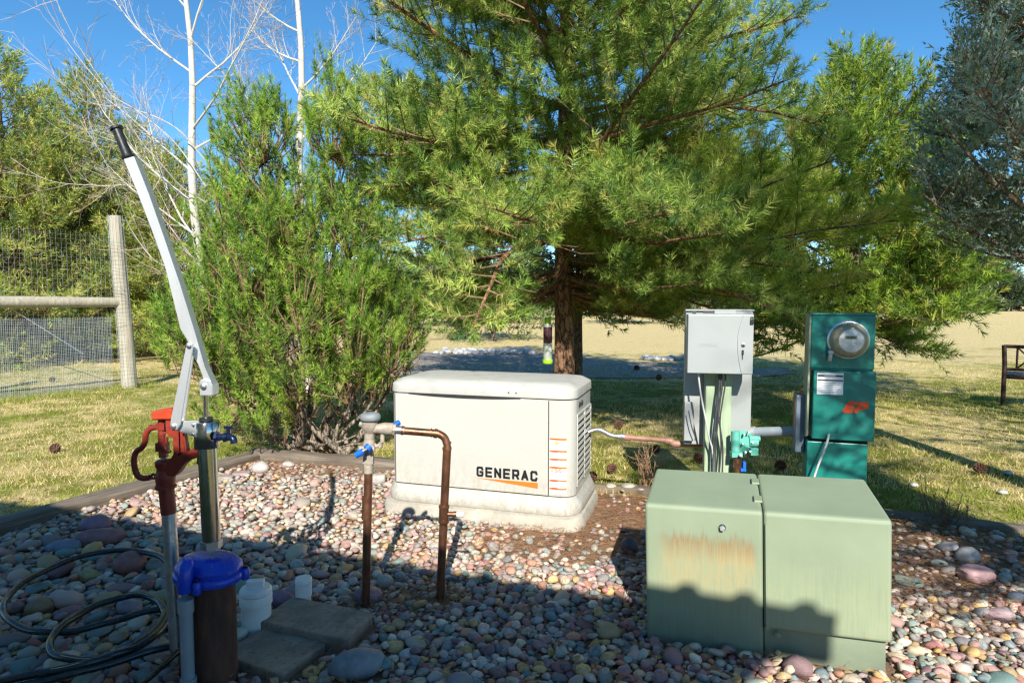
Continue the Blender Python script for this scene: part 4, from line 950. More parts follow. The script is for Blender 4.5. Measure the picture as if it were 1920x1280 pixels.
# bare white birches
def birch_tree(base, H, tr, lean, label, seed, nl_, azb):
    nl_ = int(nl_ * 0.8)
    random.seed(seed); base = Vector(base); t = thing('birch_tree', label, 'birch tree', base, 0, 'bare white birches')
    n_ = 14; pth = [base + Vector((lean * k / n_ + 0.05 * math.sin(k * 0.9), 0, H * k / n_ - (0.1 if k == 0 else 0))) for k in range(n_ + 1)]
    B().tube(pth, [tr * (1 - 0.8 * k / n_) for k in range(n_ + 1)], 14).build('trunk', 'birch', t, world=True)
    tw1 = B(); tw2 = B()
    def rec(p, d, L, r, lev):
        path = curve(p, d, L, 6 if lev < 2 else 4, 0.45 if lev == 0 else 0.2, 0.16 + 0.05 * lev)
        n2 = len(path) - 1; rs = [max(0.0013, r * (1 - 0.82 * k / n2)) for k in range(n2 + 1)]
        if lev == 0: B().tube(path, rs, 7, caps=False).build('branch', 'birch', t, world=True)
        else: (tw1 if lev == 1 else tw2).tube(path, rs, 4 if lev == 1 else 3, caps=False)
        if lev >= 3: return
        cnt = (11, 6, 3)[lev]
        for i in range(cnt):
            f = 0.14 + 0.84 * (i + random.random()) / cnt; q, dd = at_path(path, min(f, .999))
            sd = Vector((random.gauss(0, 1), random.gauss(0, 0.8), random.gauss(0.1, 0.7))); sd = (sd - dd * sd.dot(dd)).normalized()
            rec(q, (dd * 1.1 + sd * random.uniform(0.55, 1.0)).normalized(), L * random.uniform(0.30, 0.5) * (1.15 - 0.5 * f), max(0.0016, r * 0.36 * (1.1 - 0.6 * f)), lev + 1)
    for i in range(nl_):
        z = H * (0.20 + 0.72 * (i + random.random() * 0.8) / nl_); q, _ = at_path(pth, z / H)
        az = random.choice(azb) + random.gauss(0, 0.5); el = random.uniform(0.35, 0.95)
        rec(q, Vector((math.cos(az) * math.cos(el), math.sin(az) * math.cos(el) * 0.8, math.sin(el))), random.uniform(1.5, 2.7) * (1.15 - 0.55 * z / H), tr * random.uniform(0.17, 0.28), 0)
    o = tw1.build('twigs', 'birch', t, world=True); o['kind'] = 'stuff'
    o = tw2.build('fine_twigs', 'birch_twig', t, world=True); o['kind'] = 'stuff'
    print('birch tris', len(tw1.f) + len(tw2.f)); return t
q = P(388, 640, 8.8); birch1 = birch_tree((q.x, 8.8, 0), 7.4, 0.074, -0.22, 'white trunked bare birch rising behind the left part of the bush', 3, 19, (3.14, 3.3, 2.9, 3.0, 0.4, -0.4))
q = P(578, 640, 9.2); birch_tree((q.x, 9.2, 0), 7.6, 0.080, -0.10, 'white trunked bare birch rising between bush and big pine', 8, 18, (3.14, 2.8, 3.4, 0.2, -0.3, 0.8))
# low arching whips of the left birch that hang over the fence
def smooth(pts, k=6):
    pts = [Vector(p) for p in pts]; pts = [pts[0] * 2 - pts[1]] + pts + [pts[-1] * 2 - pts[-2]]; out_ = []
    for i in range(1, len(pts) - 2):
        a, b_, c, d = pts[i - 1:i + 3]
        for j in range(k):
            t = j / k; out_.append(0.5 * ((2 * b_) + (c - a) * t + (2 * a - 5 * b_ + 4 * c - d) * t * t + (3 * b_ - a - 3 * c + d) * t ** 3))
    out_.append(pts[-2]); return out_
random.seed(77); ww = B()
for k, w in enumerate((((386, 560), (340, 512), (290, 488), (246, 430), (222, 370), (196, 300), (150, 225)), ((386, 520), (330, 440), (286, 385), (250, 350), (180, 348), (90, 338), (20, 296)), ((386, 380), (340, 350), (296, 300), (262, 262), (210, 180), (150, 90), (100, -10)),
     ((386, 350), (330, 270), (260, 210), (200, 170), (120, 70), (70, -20)), ((386, 545), (350, 515), (322, 508), (290, 510)), ((386, 500), (345, 470), (310, 440), (290, 400), (262, 330)), ((384, 300), (330, 240), (250, 205), (160, 190), (90, 130)))):
    d0 = 8.75; pts = [P(px, py, d0 - 0.22 * i + 0.1 * random.random()) for i, (px, py) in enumerate(w)]; pth = smooth(pts, 5)
    r0 = 0.0095; B().tube(pth, [max(0.003, r0 * (1 - 0.85 * i / len(pth))) for i in range(len(pth))], 7, caps=False).build('branch', 'birch', birch1, world=True)
    for j in range(15):
        q, dd = at_path(pth, random.uniform(0.2, .99)); sd = (dd * 0.8 + Vector((random.gauss(0, .6), random.gauss(0, .5), random.gauss(0.1, .6)))).normalized(); Lh = random.uniform(0.2, 0.7)
        c_ = curve(q, sd, Lh, 4, 0.2, 0.2); ww.tube(c_, [0.004, 0.0033, 0.0026, 0.002, 0.0014], 3, caps=False)
        for _ in range(3):
            q2, d2 = at_path(c_, random.uniform(.2, .95)); ww.tube(curve(q2, (d2 + Vector((random.gauss(0, .7), random.gauss(0, .7), random.gauss(0, .7)))).normalized(), Lh * 0.4, 3, 0.1, 0.2), [0.0024, 0.002, 0.0016, 0.0012], 3, caps=False)
o = ww.build('whips', 'birch_twig', birch1, world=True); o['kind'] = 'stuff'
# ================================================================== EQUIPMENT
def bev(o, w=0.004, seg=2):
    m = o.modifiers.new('bevel', 'BEVEL'); m.width = w; m.segments = seg; m.limit_method = 'ANGLE'; m.angle_limit = math.radians(35); return o
def fit_text(s, m, parent, mtx, width, height, name='lettering', bold=0.0, ext=0.0008, shear=0.0):
    o = text_part(s, m, parent, Matrix.Identity(4), 1.0, extrude=0.0, offset=bold, shear=shear, name=name)
    me = o.data; co = np.empty(len(me.vertices) * 3, np.float32); me.vertices.foreach_get('co', co); co = co.reshape(-1, 3)
    mn, mx = co.min(0), co.max(0); sc = np.array([width / (mx[0] - mn[0]), height / (mx[1] - mn[1]), 1]); co = (co - mn) * sc; co[:, 2] = ext
    me.vertices.foreach_set('co', co.ravel()); me.transform(mtx); me.update(); return o
GLY = {'G': [[(1, .78), (.86, 1), (.14, 1), (0, .86), (0, .14), (.14, 0), (.88, 0), (1, .14), (1, .46), (.55, .46)]], 'E': [[(1, 1), (0, 1), (0, 0), (1, 0)], [(0, .5), (.93, .5)]], 'N': [[(0, 0), (0, 1), (1, 0), (1, 1)]],
       'R': [[(0, 0), (0, 1), (.86, 1), (1, .88), (1, .54), (.86, .42), (0, .42)], [(.62, .42), (1, 0)]], 'A': [[(0, 0), (.5, 1), (1, 0)], [(.2, .28), (.8, .28)]], 'P': [[(0, 0), (0, 1), (.86, 1), (1, .88), (1, .54), (.86, .42), (0, .42)]], 'C': [[(1, .76), (.86, 1), (.14, 1), (0, .86), (0, .14), (.14, 0), (.86, 0), (1, .24)]]}
def stroke_text(s, m_c, parent, x0, z0, w, h, y, wide=0.80, st=0.225, shear=0.0):
    adv = w / (len(s) - 1 + wide); b = B(); t_ = h * st; lw = adv * wide
    for i, ch in enumerate(s):
        for pl in GLY[ch]:
            q = [Vector((x0 + adv * i + t_ / 2 + p[0] * (lw - t_) + shear * p[1] * h, 0, z0 + t_ / 2 + p[1] * (h - t_))) for p in pl]
            for k in range(len(q) - 1):
                d = (q[k + 1] - q[k]).normalized(); n_ = Vector((-d.z, 0, d.x)) * t_ / 2; a = q[k] - d * (t_ * (0.5 if k == 0 and ch in 'E' else 0.38)); c = q[k + 1] + d * t_ * 0.38
                dy = Vector((0, y - 0.00004 * len(b.f), 0)); b.add([a + n_ + dy, a - n_ + dy, c - n_ + dy, c + n_ + dy], [(0, 1, 2, 3)])
    o = b.build('lettering', m_c, parent); return o
# ---- generator
gen = thing('generator', 'cream white standby generator with black lettering and orange wedge', 'generator', (GENC.x - 0.035, GENC.y, 0), GENA)
GENC.x -= 0.035
Wd, Dp, rc = 1.18, 0.60, 0.090
pad = B(); 
def wavy(z, s_, a): return [v + Vector((noise.noise(v * 6) * a, noise.noise(v * 6 + Vector((3, 3, 3))) * a, 0)) for v in rrect(1.275 * s_, 0.72 * s_, 0.13, z, 10)]
pad.loft([wavy(-0.05, 1.01, 0.012), wavy(0.055, 1.0, 0.012), wavy(0.075, 0.99, 0.008), [v + Vector((0, 0, 0.0)) for v in rrect(1.22, 0.66, 0.12, 0.080, 10)]])
pd = pad.build('concrete_pad', 'concrete'); pd.location = gen.location; pd.rotation_euler = (0, 0, GENA); tag(pd, 'low rounded concrete pad under the generator', 'concrete pad')
B().loft([rrect(1.235, 0.650, 0.13, 0.082, 10), rrect(1.250, 0.668, 0.14, 0.095, 10), rrect(1.245, 0.662, 0.14, 0.130, 10), rrect(1.225, 0.640, 0.12, 0.150, 10), rrect(1.195, 0.612, 0.09, 0.172, 10), rrect(1.185, 0.602, 0.08, 0.184, 10)]).build('base_skirt', 'gen_white', gen)
B().loft([rrect(Wd - 0.012, Dp - 0.012, rc, 0.184, 8), rrect(Wd - 0.012, Dp - 0.012, rc, 0.190, 8)]).build('seam', 'dark_gap', gen)
B().loft([rrect(Wd, Dp, rc, 0.190, 8), rrect(Wd, Dp, rc, 0.752, 8)]).build('housing', 'gen_white', gen)
B().loft([rrect(Wd - 0.012, Dp - 0.012, rc, 0.752, 8), rrect(Wd - 0.012, Dp - 0.012, rc, 0.758, 8)]).build('seam', 'dark_gap', gen)
lid = B().loft([rrect(Wd + 0.010, Dp + 0.010, rc + 0.004, 0.758, 8), rrect(Wd + 0.014, Dp + 0.014, rc + 0.006, 0.761, 8), rrect(Wd + 0.008, Dp + 0.008, rc + 0.004, 0.808, 8), rrect(Wd - 0.004, Dp - 0.006, rc, 0.815, 8), rrect(Wd - 0.085, Dp - 0.09, rc - 0.01, 0.839, 8), rrect(Wd - 0.15, Dp - 0.16, rc, 0.845, 8), rrect(Wd - 0.7, Dp - 0.45, 0.03, 0.849, 8)])
bev(lid.build('lid', 'gen_top', gen), 0.003)
# front door slab, thin dark gaps round it
yf = -Dp / 2
bev(B().box((-0.052, yf - 0.002, 0.4705), (0.978, 0.010, 0.557)).build('front_door', 'gen_white', gen), 0.003)
for x in (-0.5445, 0.44): B().box((x, yf - 0.0005, 0.4705), (0.004, 0.004, 0.557)).build('door_gap', 'dark_gap', gen)
pts = [(x, 0.753 - 0.014 * max(0, 1 - ((x + 0.09) / 0.36) ** 2) ** 0.8) for x in [(-0.45 + 0.72 * i / 20) for i in range(21)]]
B().prism([Vector((x, yf - 0.0085, z)) for x, z in pts] + [Vector((0.27, yf - 0.0085, 0.757)), Vector((-0.45, yf - 0.0085, 0.757))], (0, 0.006, 0)).build('lid_gap_shade', 'dark_gap', gen)  # dark crescent laid on the front as the shade of the lid recess
for x in (0.20, 0.245): B().lathe((x, yf - 0.0095, 0.788), (0, -1, 0), [(0.004, 0), (0.004, 0.0025)], 8).build('screw', 'dark_gap', gen)
lf = lambda x, z: frame((x, yf - 0.0072, z), (1, 0, 0), (0, 0, 1))
stroke_text('GENERAC', 'black_print', gen, -0.004, 0.271, 0.381, 0.062, yf - 0.0078)
B().prism([Vector((-0.004, yf - 0.0078, 0.262)), Vector((0.377, yf - 0.0078, 0.263)), Vector((0.377, yf - 0.0078, 0.228))], (0, 0.001, 0)).build('orange_wedge', 'orange_print', gen)
# warning stickers on the corner post
sx0, sx1 = 0.447, 0.506; sz0, sz1 = 0.205, 0.535
sx1 = 0.545
def wrap(s0, s1, z0, z1, off, name, m_c, par=gen):       # a strip that follows the front and then the rounded corner
    q = []
    for k in range(9):
        s_ = s0 + (s1 - s0) * k / 8; xc = Wd / 2 - rc
        if s_ <= xc: q.append((s_, yf - off))
        else: a = (s_ - xc) / rc; q.append((xc + (rc + off) * math.sin(a), yf + rc - (rc + off) * math.cos(a)))
    vs = [(x, y, z0) for x, y in q] + [(x, y, z1) for x, y in q]
    return B().add(vs, [(k, k + 1, k + 10, k + 9) for k in range(8)]).build(name, m_c, par)
wrap(sx0, sx1, sz0, sz1, 0.0016, 'warning_label', 'label_white')
tops = [0.533, 0.462, 0.414, 0.366, 0.289, 0.242]; hts = [0.060, 0.040, 0.040, 0.064, 0.038, 0.030]
for k, (z, h) in enumerate(zip(tops, hts)):
    wrap(sx0, sx1, z - 0.012, z, 0.0024, 'orange_band', 'orange_print')
    fit_text('WARNING' if k in (0, 3) else 'DANGER', 'black_print', gen, frame((sx0 + 0.014, yf - 0.003, z - 0.009), (1, 0, 0), (0, 0, 1)), 0.034, 0.006)
    n_l = 3 if k not in (0, 3) else 2
    for q_ in range(n_l): wrap(sx0 + 0.006, sx1 - 0.008 - 0.01 * (q_ % 2), z - h + 0.012 * (n_l - q_) - 0.010, z - h + 0.012 * (n_l - q_) - 0.0055, 0.0024, 'small_print', 'label_grey')
def tri_sign(x, z, s_):
    B().prism([Vector((x - s_, yf - 0.0026, z)), Vector((x + s_, yf - 0.0026, z)), Vector((x, yf - 0.0026, z + 1.7 * s_))], (0, 0.001, 0)).build('warning_triangle', 'yellow_print', gen)
    fit_text('!', 'black_print', gen, frame((x - 0.001, yf - 0.0034, z + 0.15 * s_), (1, 0, 0), (0, 0, 1)), 0.0025, 1.1 * s_)
tri_sign(0.487, 0.497, 0.013); tri_sign(0.461, 0.333, 0.011)
for x in (0.486, 0.508):
    b = B(); ring = [Vector((x + 0.009 * math.cos(a), yf - 0.003, 0.342 + 0.009 * math.sin(a))) for a in [i * math.pi / 8 for i in range(17)]]; b.tube(ring, 0.0014, 5)
    b.tube([Vector((x - 0.006, yf - 0.003, 0.348)), Vector((x + 0.006, yf - 0.003, 0.336))], 0.0014, 5); b.build('prohibition_mark', 'red_print', gen)
# side vents: dark recess with louvres, two locks
xs_ = Wd / 2
B().box((xs_ - 0.004, -0.005, 0.435), (0.014, 0.42, 0.385)).build('vent_recess', 'dark_gap', gen)
for c_, (ya, yb) in enumerate(((-0.215, 0.0), (0.012, 0.21))):
    for k in range(11):
        z = 0.262 + k * 0.0365; b = B(); yc = (ya + yb) / 2; l = yb - ya
        pr = [Vector((xs_ + 0.003, ya, z - 0.011)), Vector((xs_ + 0.009, ya, z - 0.011)), Vector((xs_ + 0.0045, ya, z + 0.004)), Vector((xs_ + 0.003, ya, z + 0.004))]
        b.prism(pr, (0, l, 0)); b.build('louver', 'gen_white', gen)
b = B(); b.box((xs_ + 0.004, 0.006, 0.445), (0.008, 0.014, 0.42)); b.box((xs_ + 0.004, -0.221, 0.445), (0.006, 0.012, 0.42)); b.box((xs_ + 0.004, 0.216, 0.445), (0.006, 0.012, 0.42)); b.box((xs_ + 0.003, 0, 0.655), (0.006, 0.44, 0.012)); b.build('vent_frame', 'gen_white', gen)
for y in (-0.155, -0.085): B().lathe((xs_ - 0.001, y, 0.712), (1, 0, 0), [(0.016, 0), (0.016, 0.006), (0.012, 0.010), (0.006, 0.011)], 16).build('lock', 'dark_gap', gen)

# ---- flexible conduit and gas pipe between generator and post
def wp(l): return [P(px, py, d) for px, py, d in l]
t = thing('gas_pipe', 'flexible whip and painted brown gas pipe running from generator to post', 'pipe', (0.55, 4.1, 0))
B().tube(smooth(wp([(1098, 812, 4.05), (1114, 806, 4.05), (1126, 806, 4.04), (1144, 815, 4.03), (1160, 818, 4.02), (1168, 818, 4.02)])), 0.015, 10).build('flexible_hose', 'galv', t, world=True)
B().tube(wp([(1162, 818, 4.02), (1174, 819, 4.01)]), 0.022, 12).build('coupling', 'galv', t, world=True)
B().tube(wp([(1172, 819, 4.01), (1256, 826, 3.93)]), 0.0165, 12).build('pipe', 'copper_pink', t, world=True)
b = B(); b.tube(wp([(1172, 819, 4.01), (1182, 820, 4.0)]), 0.022, 12); b.tube(smooth(wp([(1248, 825.5, 3.935), (1258, 827, 3.925), (1263, 831, 3.92), (1274, 832, 3.91)])), 0.022, 12); b.build('elbow', 'copper_pink', t, world=True)
B().tube(wp([(1270, 832, 3.91), (1330, 834, 3.86)]), 0.0165, 12).build('pipe', 'copper_pink', t, world=True)

# ---- copper riser with the vacuum breaker
t = thing('backflow_preventer', 'copper riser with corroded vacuum breaker and blue handled valves', 'backflow preventer', (-0.62, 2.71, 0)); d = 2.71
def C(px, py, dd=2.71): return P(px, py, dd)
px = 2.71 / FPX
B().tube([C(685, 1162), C(691, 880)], 8.0 * px, 14).build('copper_pipe', 'copper', t, world=True)
b = B()
for (x, y) in ((688, 930), (687.3, 965)): b.tube([C(x, y), C(x - 0.15, y + 7)], 9.6 * px, 14)
b.tube([C(687.9, 937), C(687.3, 965)], 9.0 * px, 14); b.build('sleeve', 'copper', t, world=True)
b = B(); b.tube([C(691, 886), C(691, 868)], [9.5 * px, 9.5 * px], 8); b.tube([C(691, 868), C(691.5, 852)], [11.5 * px, 10.5 * px], 6, smooth=False); b.build('union', 'bronze', t, world=True)
b = B(); b.tube([C(691.5, 853), C(692, 846), C(692, 838), C(692.5, 826), C(692.5, 820)], [9 * px, 10 * px, 13 * px, 10 * px, 8.5 * px], 14)
b.tube([C(692.5, 822), C(693, 812)], 10 * px, 8, smooth=False); b.tube([C(700, 842, 2.69), C(672, 842, 2.66)], 7 * px, 10); b.build('ball_valve', 'bronze', t, world=True)
bb = B(); bb.tube([C(693, 836, 2.66), C(687, 842, 2.65)], 7.5 * px, 12); bb.build('valve_grip', 'blue_grip', t, world=True)
bb = B(); bb.tube([C(681, 846, 2.645), C(667, 853, 2.645)], [6.5 * px, 6.0 * px], 10); bb.build('valve_grip', 'blue_grip', t, world=True)
B().tube([C(690, 840, 2.65), C(674, 849, 2.645)], 3.2 * px, 8).build('valve_lever', 'galv', t, world=True)
b = B(); b.lathe(C(693.5, 815), (0, 0, 1), [(8 * px, 0), (10 * px, 6 * px), (14 * px, 11 * px), (15 * px, 18 * px), (15 * px, 25 * px), (12 * px, 27 * px)], 18)
b.tube([C(700, 803), C(708, 803), C(722, 803), C(737, 804)], [10 * px, 9 * px, 11.5 * px, 11.5 * px], 14); b.tube([C(735, 804), C(742, 805)], 11.0 * px, 6, smooth=False); b.tube([C(680, 796), C(674, 794)], 5 * px, 6); b.build('breaker_body', 'bronze', t, world=True)
B().lathe(C(694.5, 790), (0, 0, 1), [(10 * px, 0), (17 * px, 2 * px), (19.5 * px, 6 * px), (19.5 * px, 11 * px), (17 * px, 15 * px), (10 * px, 17 * px)], 24).build('bonnet', 'grey_cap', t, world=True)
b = B(); b.tube([C(717, 812), C(717, 829)], [4 * px, 4.5 * px], 8); b.tube([C(716, 834), C(712, 838)], 4 * px, 8); b.tube(smooth([C(701, 832), C(706, 836), C(712, 833), C(717, 826)]), 3.5 * px, 7); b.build('test_cock', 'bronze', t, world=True)
B().tube([C(733, 803, 2.75), C(741, 796, 2.75), C(749, 791, 2.75)], [5 * px, 6 * px, 5 * px], 8).build('valve_grip', 'blue_grip', t, world=True)
b = B(); b.tube([C(742, 805), C(758, 807)], [8.5 * px, 7.6 * px], 12); b.build('coupling', 'galv', t, world=True)
b = B(); b.tube(smooth([C(755, 807), C(815, 812), C(824, 814), C(833, 820), C(838, 832), C(838.5, 842)]), 7.2 * px, 14); b.build('copper_pipe', 'copper', t, world=True)
b = B(); b.tube([C(814, 812), C(820, 812.8)], 8.8 * px, 14); b.tube([C(808, 811), C(810, 811)], 8.4 * px, 14); b.tube([C(838, 838), C(838.2, 843)], 8.8 * px, 14); b.tube([C(838, 829), C(838.2, 831)], 8.4 * px, 14); b.tube([C(753, 806.5), C(757, 807)], 8.8 * px, 12); b.build('collar', 'copper', t, world=True)
B().tube([C(838.4, 840), C(832, 968, 2.735)], 8.0 * px, 14).build('copper_pipe', 'copper', t, world=True)
b = B(); b.tube([C(832.5, 948, 2.73), C(831.8, 978, 2.735)], 9.4 * px, 14); b.tube([C(832.6, 947, 2.73), C(832.5, 951, 2.73)], 10.4 * px, 14); b.tube([C(831.9, 974, 2.73), C(831.8, 979, 2.73)], 10.4 * px, 14)
b.tube([C(832, 963, 2.73), C(852, 963.5, 2.73)], 4.6 * px, 10); b.tube([C(850, 963.5, 2.73), C(856, 963.6, 2.73)], 5.6 * px, 10); b.build('tee', 'copper', t, world=True)
B().tube([C(856, 963.6, 2.73), C(864, 963.9, 2.73), C(869, 964, 2.73)], [5 * px, 5.2 * px, 5 * px], 10).build('plug', 'pvc', t, world=True)
B().tube([C(831.8, 976, 2.735), C(824, 1150, 2.76)], 8.2 * px, 14).build('copper_pipe', 'copper', t, world=True)

# ---- well casing with hand pump
d = 2.15; px = d / FPX; base = P(403, 1290, d); base.z = 0
cas = thing('well_casing', 'rusty brown well casing with blue bolted cap', 'well casing', base)
B().lathe(base + Vector((0, 0, -0.08)), (0, 0, 1), [(0.0765, 0), (0.0765, 0.47)], 40).build('casing_pipe', 'casing', cas, world=True)
capz = 0.385; cc_ = Vector((base.x - 0.012, base.y + 0.005, capz))
def oval(w, dd, z, off=0.0, lobe=1.0):
    r = []
    for k in range(40):
        a = 2 * math.pi * k / 40; c, s_ = math.cos(a), math.sin(a)
        ex = w / 2 * abs(c) ** 0.85 * math.copysign(1, c); ey = dd / 2 * abs(s_) ** 0.9 * math.copysign(1, s_)
        if c < 0: ey *= 0.86
        r.append(cc_ + Vector((ex + off, ey - 0.10 * ex, z)))
    return r
cp = B().loft([oval(0.236, 0.196, -0.012), oval(0.240, 0.200, -0.008), oval(0.240, 0.200, 0.010), oval(0.232, 0.192, 0.014), oval(0.226, 0.186, 0.015), oval(0.228, 0.188, 0.018), oval(0.228, 0.188, 0.034), oval(0.212, 0.170, 0.042), oval(0.175, 0.135, 0.060), oval(0.14, 0.10, 0.066), oval(0.04, 0.03, 0.067)]).build('cap', 'blue_cap', cas, world=True)
for (ax, ay) in ((0.122, 0.012), (-0.118, 0.03), (0.01, -0.102), (-0.035, 0.098)):
    b = B(); p0 = cc_ + Vector((ax, ay, -0.022)); b.lathe(p0, (0, 0, 1), [(0.013, 0), (0.014, 0.004), (0.014, 0.036), (0.011, 0.040)], 12); b.build('bolt_lug', 'blue_cap', cas, world=True)
    B().lathe(p0 + Vector((0, 0, 0.040)), (0, 0, 1), [(0.009, 0), (0.009, 0.008)], 6, smooth=False).build('bolt', 'navy', cas, world=True)
b = B(); q = P(346, 1062, 2.055); b.loft([[q + Vector((0.022 * math.cos(a) * k_, 0.024 * math.sin(a) * k_ + y_, z_)) for a in [i * math.pi / 8 for i in range(16)]] for k_, z_, y_ in ((1.0, -0.085, 0), (1.08, -0.078, 0), (1.1, -0.02, 0.004), (1.0, 0.004, 0.012), (0.6, 0.016, 0.02))]); b.build('conduit_hub', 'blue_cap', cas, world=True)
b = B(); b.lathe(cc_ + Vector((-0.05, -0.02, 0.052)), (0, 0, 1), [(0.024, 0), (0.022, 0.012), (0.012, 0.016)], 16); b.build('cap_boss', 'blue_cap', cas, world=True)
t = thing('electrical_conduit', 'grey plastic conduit rising into the blue well cap', 'conduit', (q.x, q.y, 0))
B().tube([Vector((q.x, q.y, -0.05)), Vector((q.x, q.y, 0.335))], 0.0205, 18).build('pipe', 'pvc_grey', t, world=True)
B().tube([Vector((q.x, q.y, 0.300)), Vector((q.x, q.y, 0.345))], 0.025, 18).build('coupling', 'pvc_grey', t, world=True); b = B(); b.tube([Vector((q.x, q.y, -0.03)), Vector((q.x, q.y, 0.075))], 0.026, 18); b.build('coupling', 'pvc_grey', t, world=True)

pump = thing('hand_pump', 'steel hand pump with long silver lever and black grip on blue cap', 'hand pump', cc_ + Vector((0.012, 0, 0.06)))
Q = lambda x, y, dd=2.15: P(x, y, dd)
b = B(); b.tube([Q(397, 1026), Q(396, 1012)], 0.036, 6, smooth=False); b.build('base_nut', 'galv', pump, world=True)
B().tube([Q(397, 1022), Q(388, 834)], 0.0298, 28).build('steel_tube', 'steel', pump, world=True)
B().lathe(Q(388.5, 838), (Q(388, 787) - Q(388.5, 838)), [(0.038, 0), (0.0405, 0.003), (0.0405, 0.087), (0.038, 0.090), (0.03, 0.0905)], 32).build('pump_head', 'steel', pump, world=True)
B().lathe(Q(387, 788), (0, 0, 1), [(0.022, 0), (0.022, 0.010), (0.012, 0.012)], 18).build('packing_ring', 'black', pump, world=True)
B().tube([Q(386.5, 790), Q(385.5, 738)], 0.0088, 14).build('rod', 'steel', pump, world=True)
def plate(pts, dd, th, name, m, par, bw=0.0015):
    o = B().prism([P(x, y, dd) for x, y in pts], (0, th, 0)).build(name, m, par, world=True)
    return bev(o, bw, 1)
plate([(373, 716), (376, 711), (392, 713), (398, 722), (398, 742), (374, 742)], 2.125, 0.05, 'clevis', 'alu', pump, 0.003)
B().lathe(P(381, 724, 2.122), (0, -1, 0), [(0.010, 0), (0.010, 0.004), (0.006, 0.007)], 14).build('bolt', 'galv', pump, world=True)
lev = [(231, 298), (250, 293), (278, 364), (306, 444), (336, 532), (364, 622), (383, 689), (398, 722), (393, 733), (384, 724), (379, 704), (371, 683), (358, 663), (352, 640), (338, 618), (320, 545), (309, 501), (285, 434), (255, 356)]
plate(lev, 2.135, 0.030, 'lever', 'alu', pump, 0.002)
ed = [(246, 294), (251, 293), (279, 364), (307, 444), (337, 532), (365, 622), (384, 689), (399, 722), (396, 724), (381, 690), (361, 623), (333, 533), (303, 445), (275, 365)]
plate(ed, 2.131, 0.038, 'lever_flange', 'alu', pump, 0.001)
b = B(); gdir = Q(217, 238) - Q(241, 297); gl = gdir.length
b.lathe(Q(241, 297), gdir, [(0.0175, 0), (0.0195, 0.003), (0.0195, 0.009), (0.0155, 0.012), (0.015, gl * 0.5), (0.0155, gl - 0.012), (0.0205, gl - 0.009), (0.0205, gl - 0.002), (0.017, gl)], 20); b.build('grip', 'black', pump, world=True)
plate([(350, 643), (355, 639), (361, 645), (361, 655), (338, 796), (332, 806), (324, 806), (319, 798), (320, 786)], 2.100, 0.006, 'link_bar', 'alu', pump)
plate([(353, 643), (360, 640), (364, 648), (364, 656), (345, 792), (338, 800), (331, 800), (328, 792)], 2.185, 0.006, 'link_bar', 'alu', pump)
plate([(319, 797), (322, 788), (340, 789), (372, 789), (372, 820), (362, 818), (330, 806), (322, 804)], 2.115, 0.008, 'bracket', 'alu', pump)
plate([(322, 797), (326, 788), (340, 789), (372, 789), (372, 820), (362, 818), (333, 806)], 2.170, 0.008, 'bracket', 'alu', pump)
for (x, y, dd) in ((354, 648, 2.098), (325, 799, 2.098), (362, 796, 2.113), (362, 814, 2.113)): B().lathe(P(x, y, dd), (0, -1, 0), [(0.008 if x < 360 else 0.004, 0), (0.008 if x < 360 else 0.004, 0.004), (0.004, 0.006)], 12).build('bolt', 'galv', pump, world=True)
b = B(); b.tube(smooth([Q(404, 819, 2.12), Q(416, 819, 2.115), Q(428, 819, 2.11), Q(437, 822, 2.105), Q(439, 831, 2.103)]), 0.0115, 12); b.tube([Q(404, 819, 2.12), Q(409, 819, 2.12)], 0.019, 6, smooth=False); b.tube([Q(420, 819, 2.112), Q(426, 819, 2.112)], 0.016, 10); b.tube([Q(428, 817, 2.11), Q(428.5, 803, 2.11)], 0.006, 8); b.build('tap', 'navy', pump, world=True)
B().box(Q(428.5, 801, 2.11), (0.030, 0.007, 0.009)).build('tap_handle', 'navy', pump, world=True)

# ---- red yard hydrant
hb = P(330, 1290, 2.27); hb.z = 0; hyd = thing('yard_hydrant', 'red cast iron yard hydrant on galvanised pipe left of the pump', 'hydrant', hb)
def Z4(x, y): return (230 + x / 4.265, 620 + y / 4.265)
def H(x, y, dd=2.27): u, v_ = Z4(x, y); return P(u, v_, dd)
B().tube([P(337, 1300, 2.2) , P(316, 955, 2.27)], 0.0240, 18).build('galvanised_pipe', 'galv', hyd, world=True)
B().tube([P(316.5, 962, 2.269), H(345, 1220)], 0.0262, 18).build('red_sleeve', 'red', hyd, world=True)
b = B(); b.lathe(H(345, 1262), (0, 0, 1), [(0.030, 0), (0.036, 0.003), (0.036, 0.012), (0.031, 0.016), (0.033, 0.035), (0.0335, 0.05), (0.029, 0.066), (0.027, 0.075), (0.032, 0.085), (0.033, 0.100), (0.026, 0.106)], 24); b.build('head', 'red', hyd, world=True)
o = plate([Z4(*q) for q in ((222, 655), (240, 645), (380, 622), (398, 632), (404, 690), (385, 712), (300, 712), (226, 716))], 2.235, 0.055, 'lever_cap', 'red_top', hyd, 0.005)
hp = smooth([H(*q) for q in ((278, 765), (215, 785), (187, 830), (178, 890), (150, 935), (110, 965), (92, 1020), (98, 1100), (125, 1160), (170, 1178), (222, 1172))], 5)
B().tube(hp, 0.0105, 9).build('handle', 'red', hyd, world=True)
ring = [H(246 + 17 * math.cos(a), 1163 + 17 * math.sin(a)) for a in [i * math.pi / 8 for i in range(17)]]; B().tube(ring, 0.0045, 7).build('handle_ring', 'red', hyd, world=True)
b = B(); b.tube([H(312, 700), H(318, 830)], 0.0135, 8); b.tube([H(330, 720), H(340, 820)], 0.009, 6); b.box(H(318, 760), (0.030, 0.034, 0.024)); b.build('toggle_link', 'red', hyd, world=True)
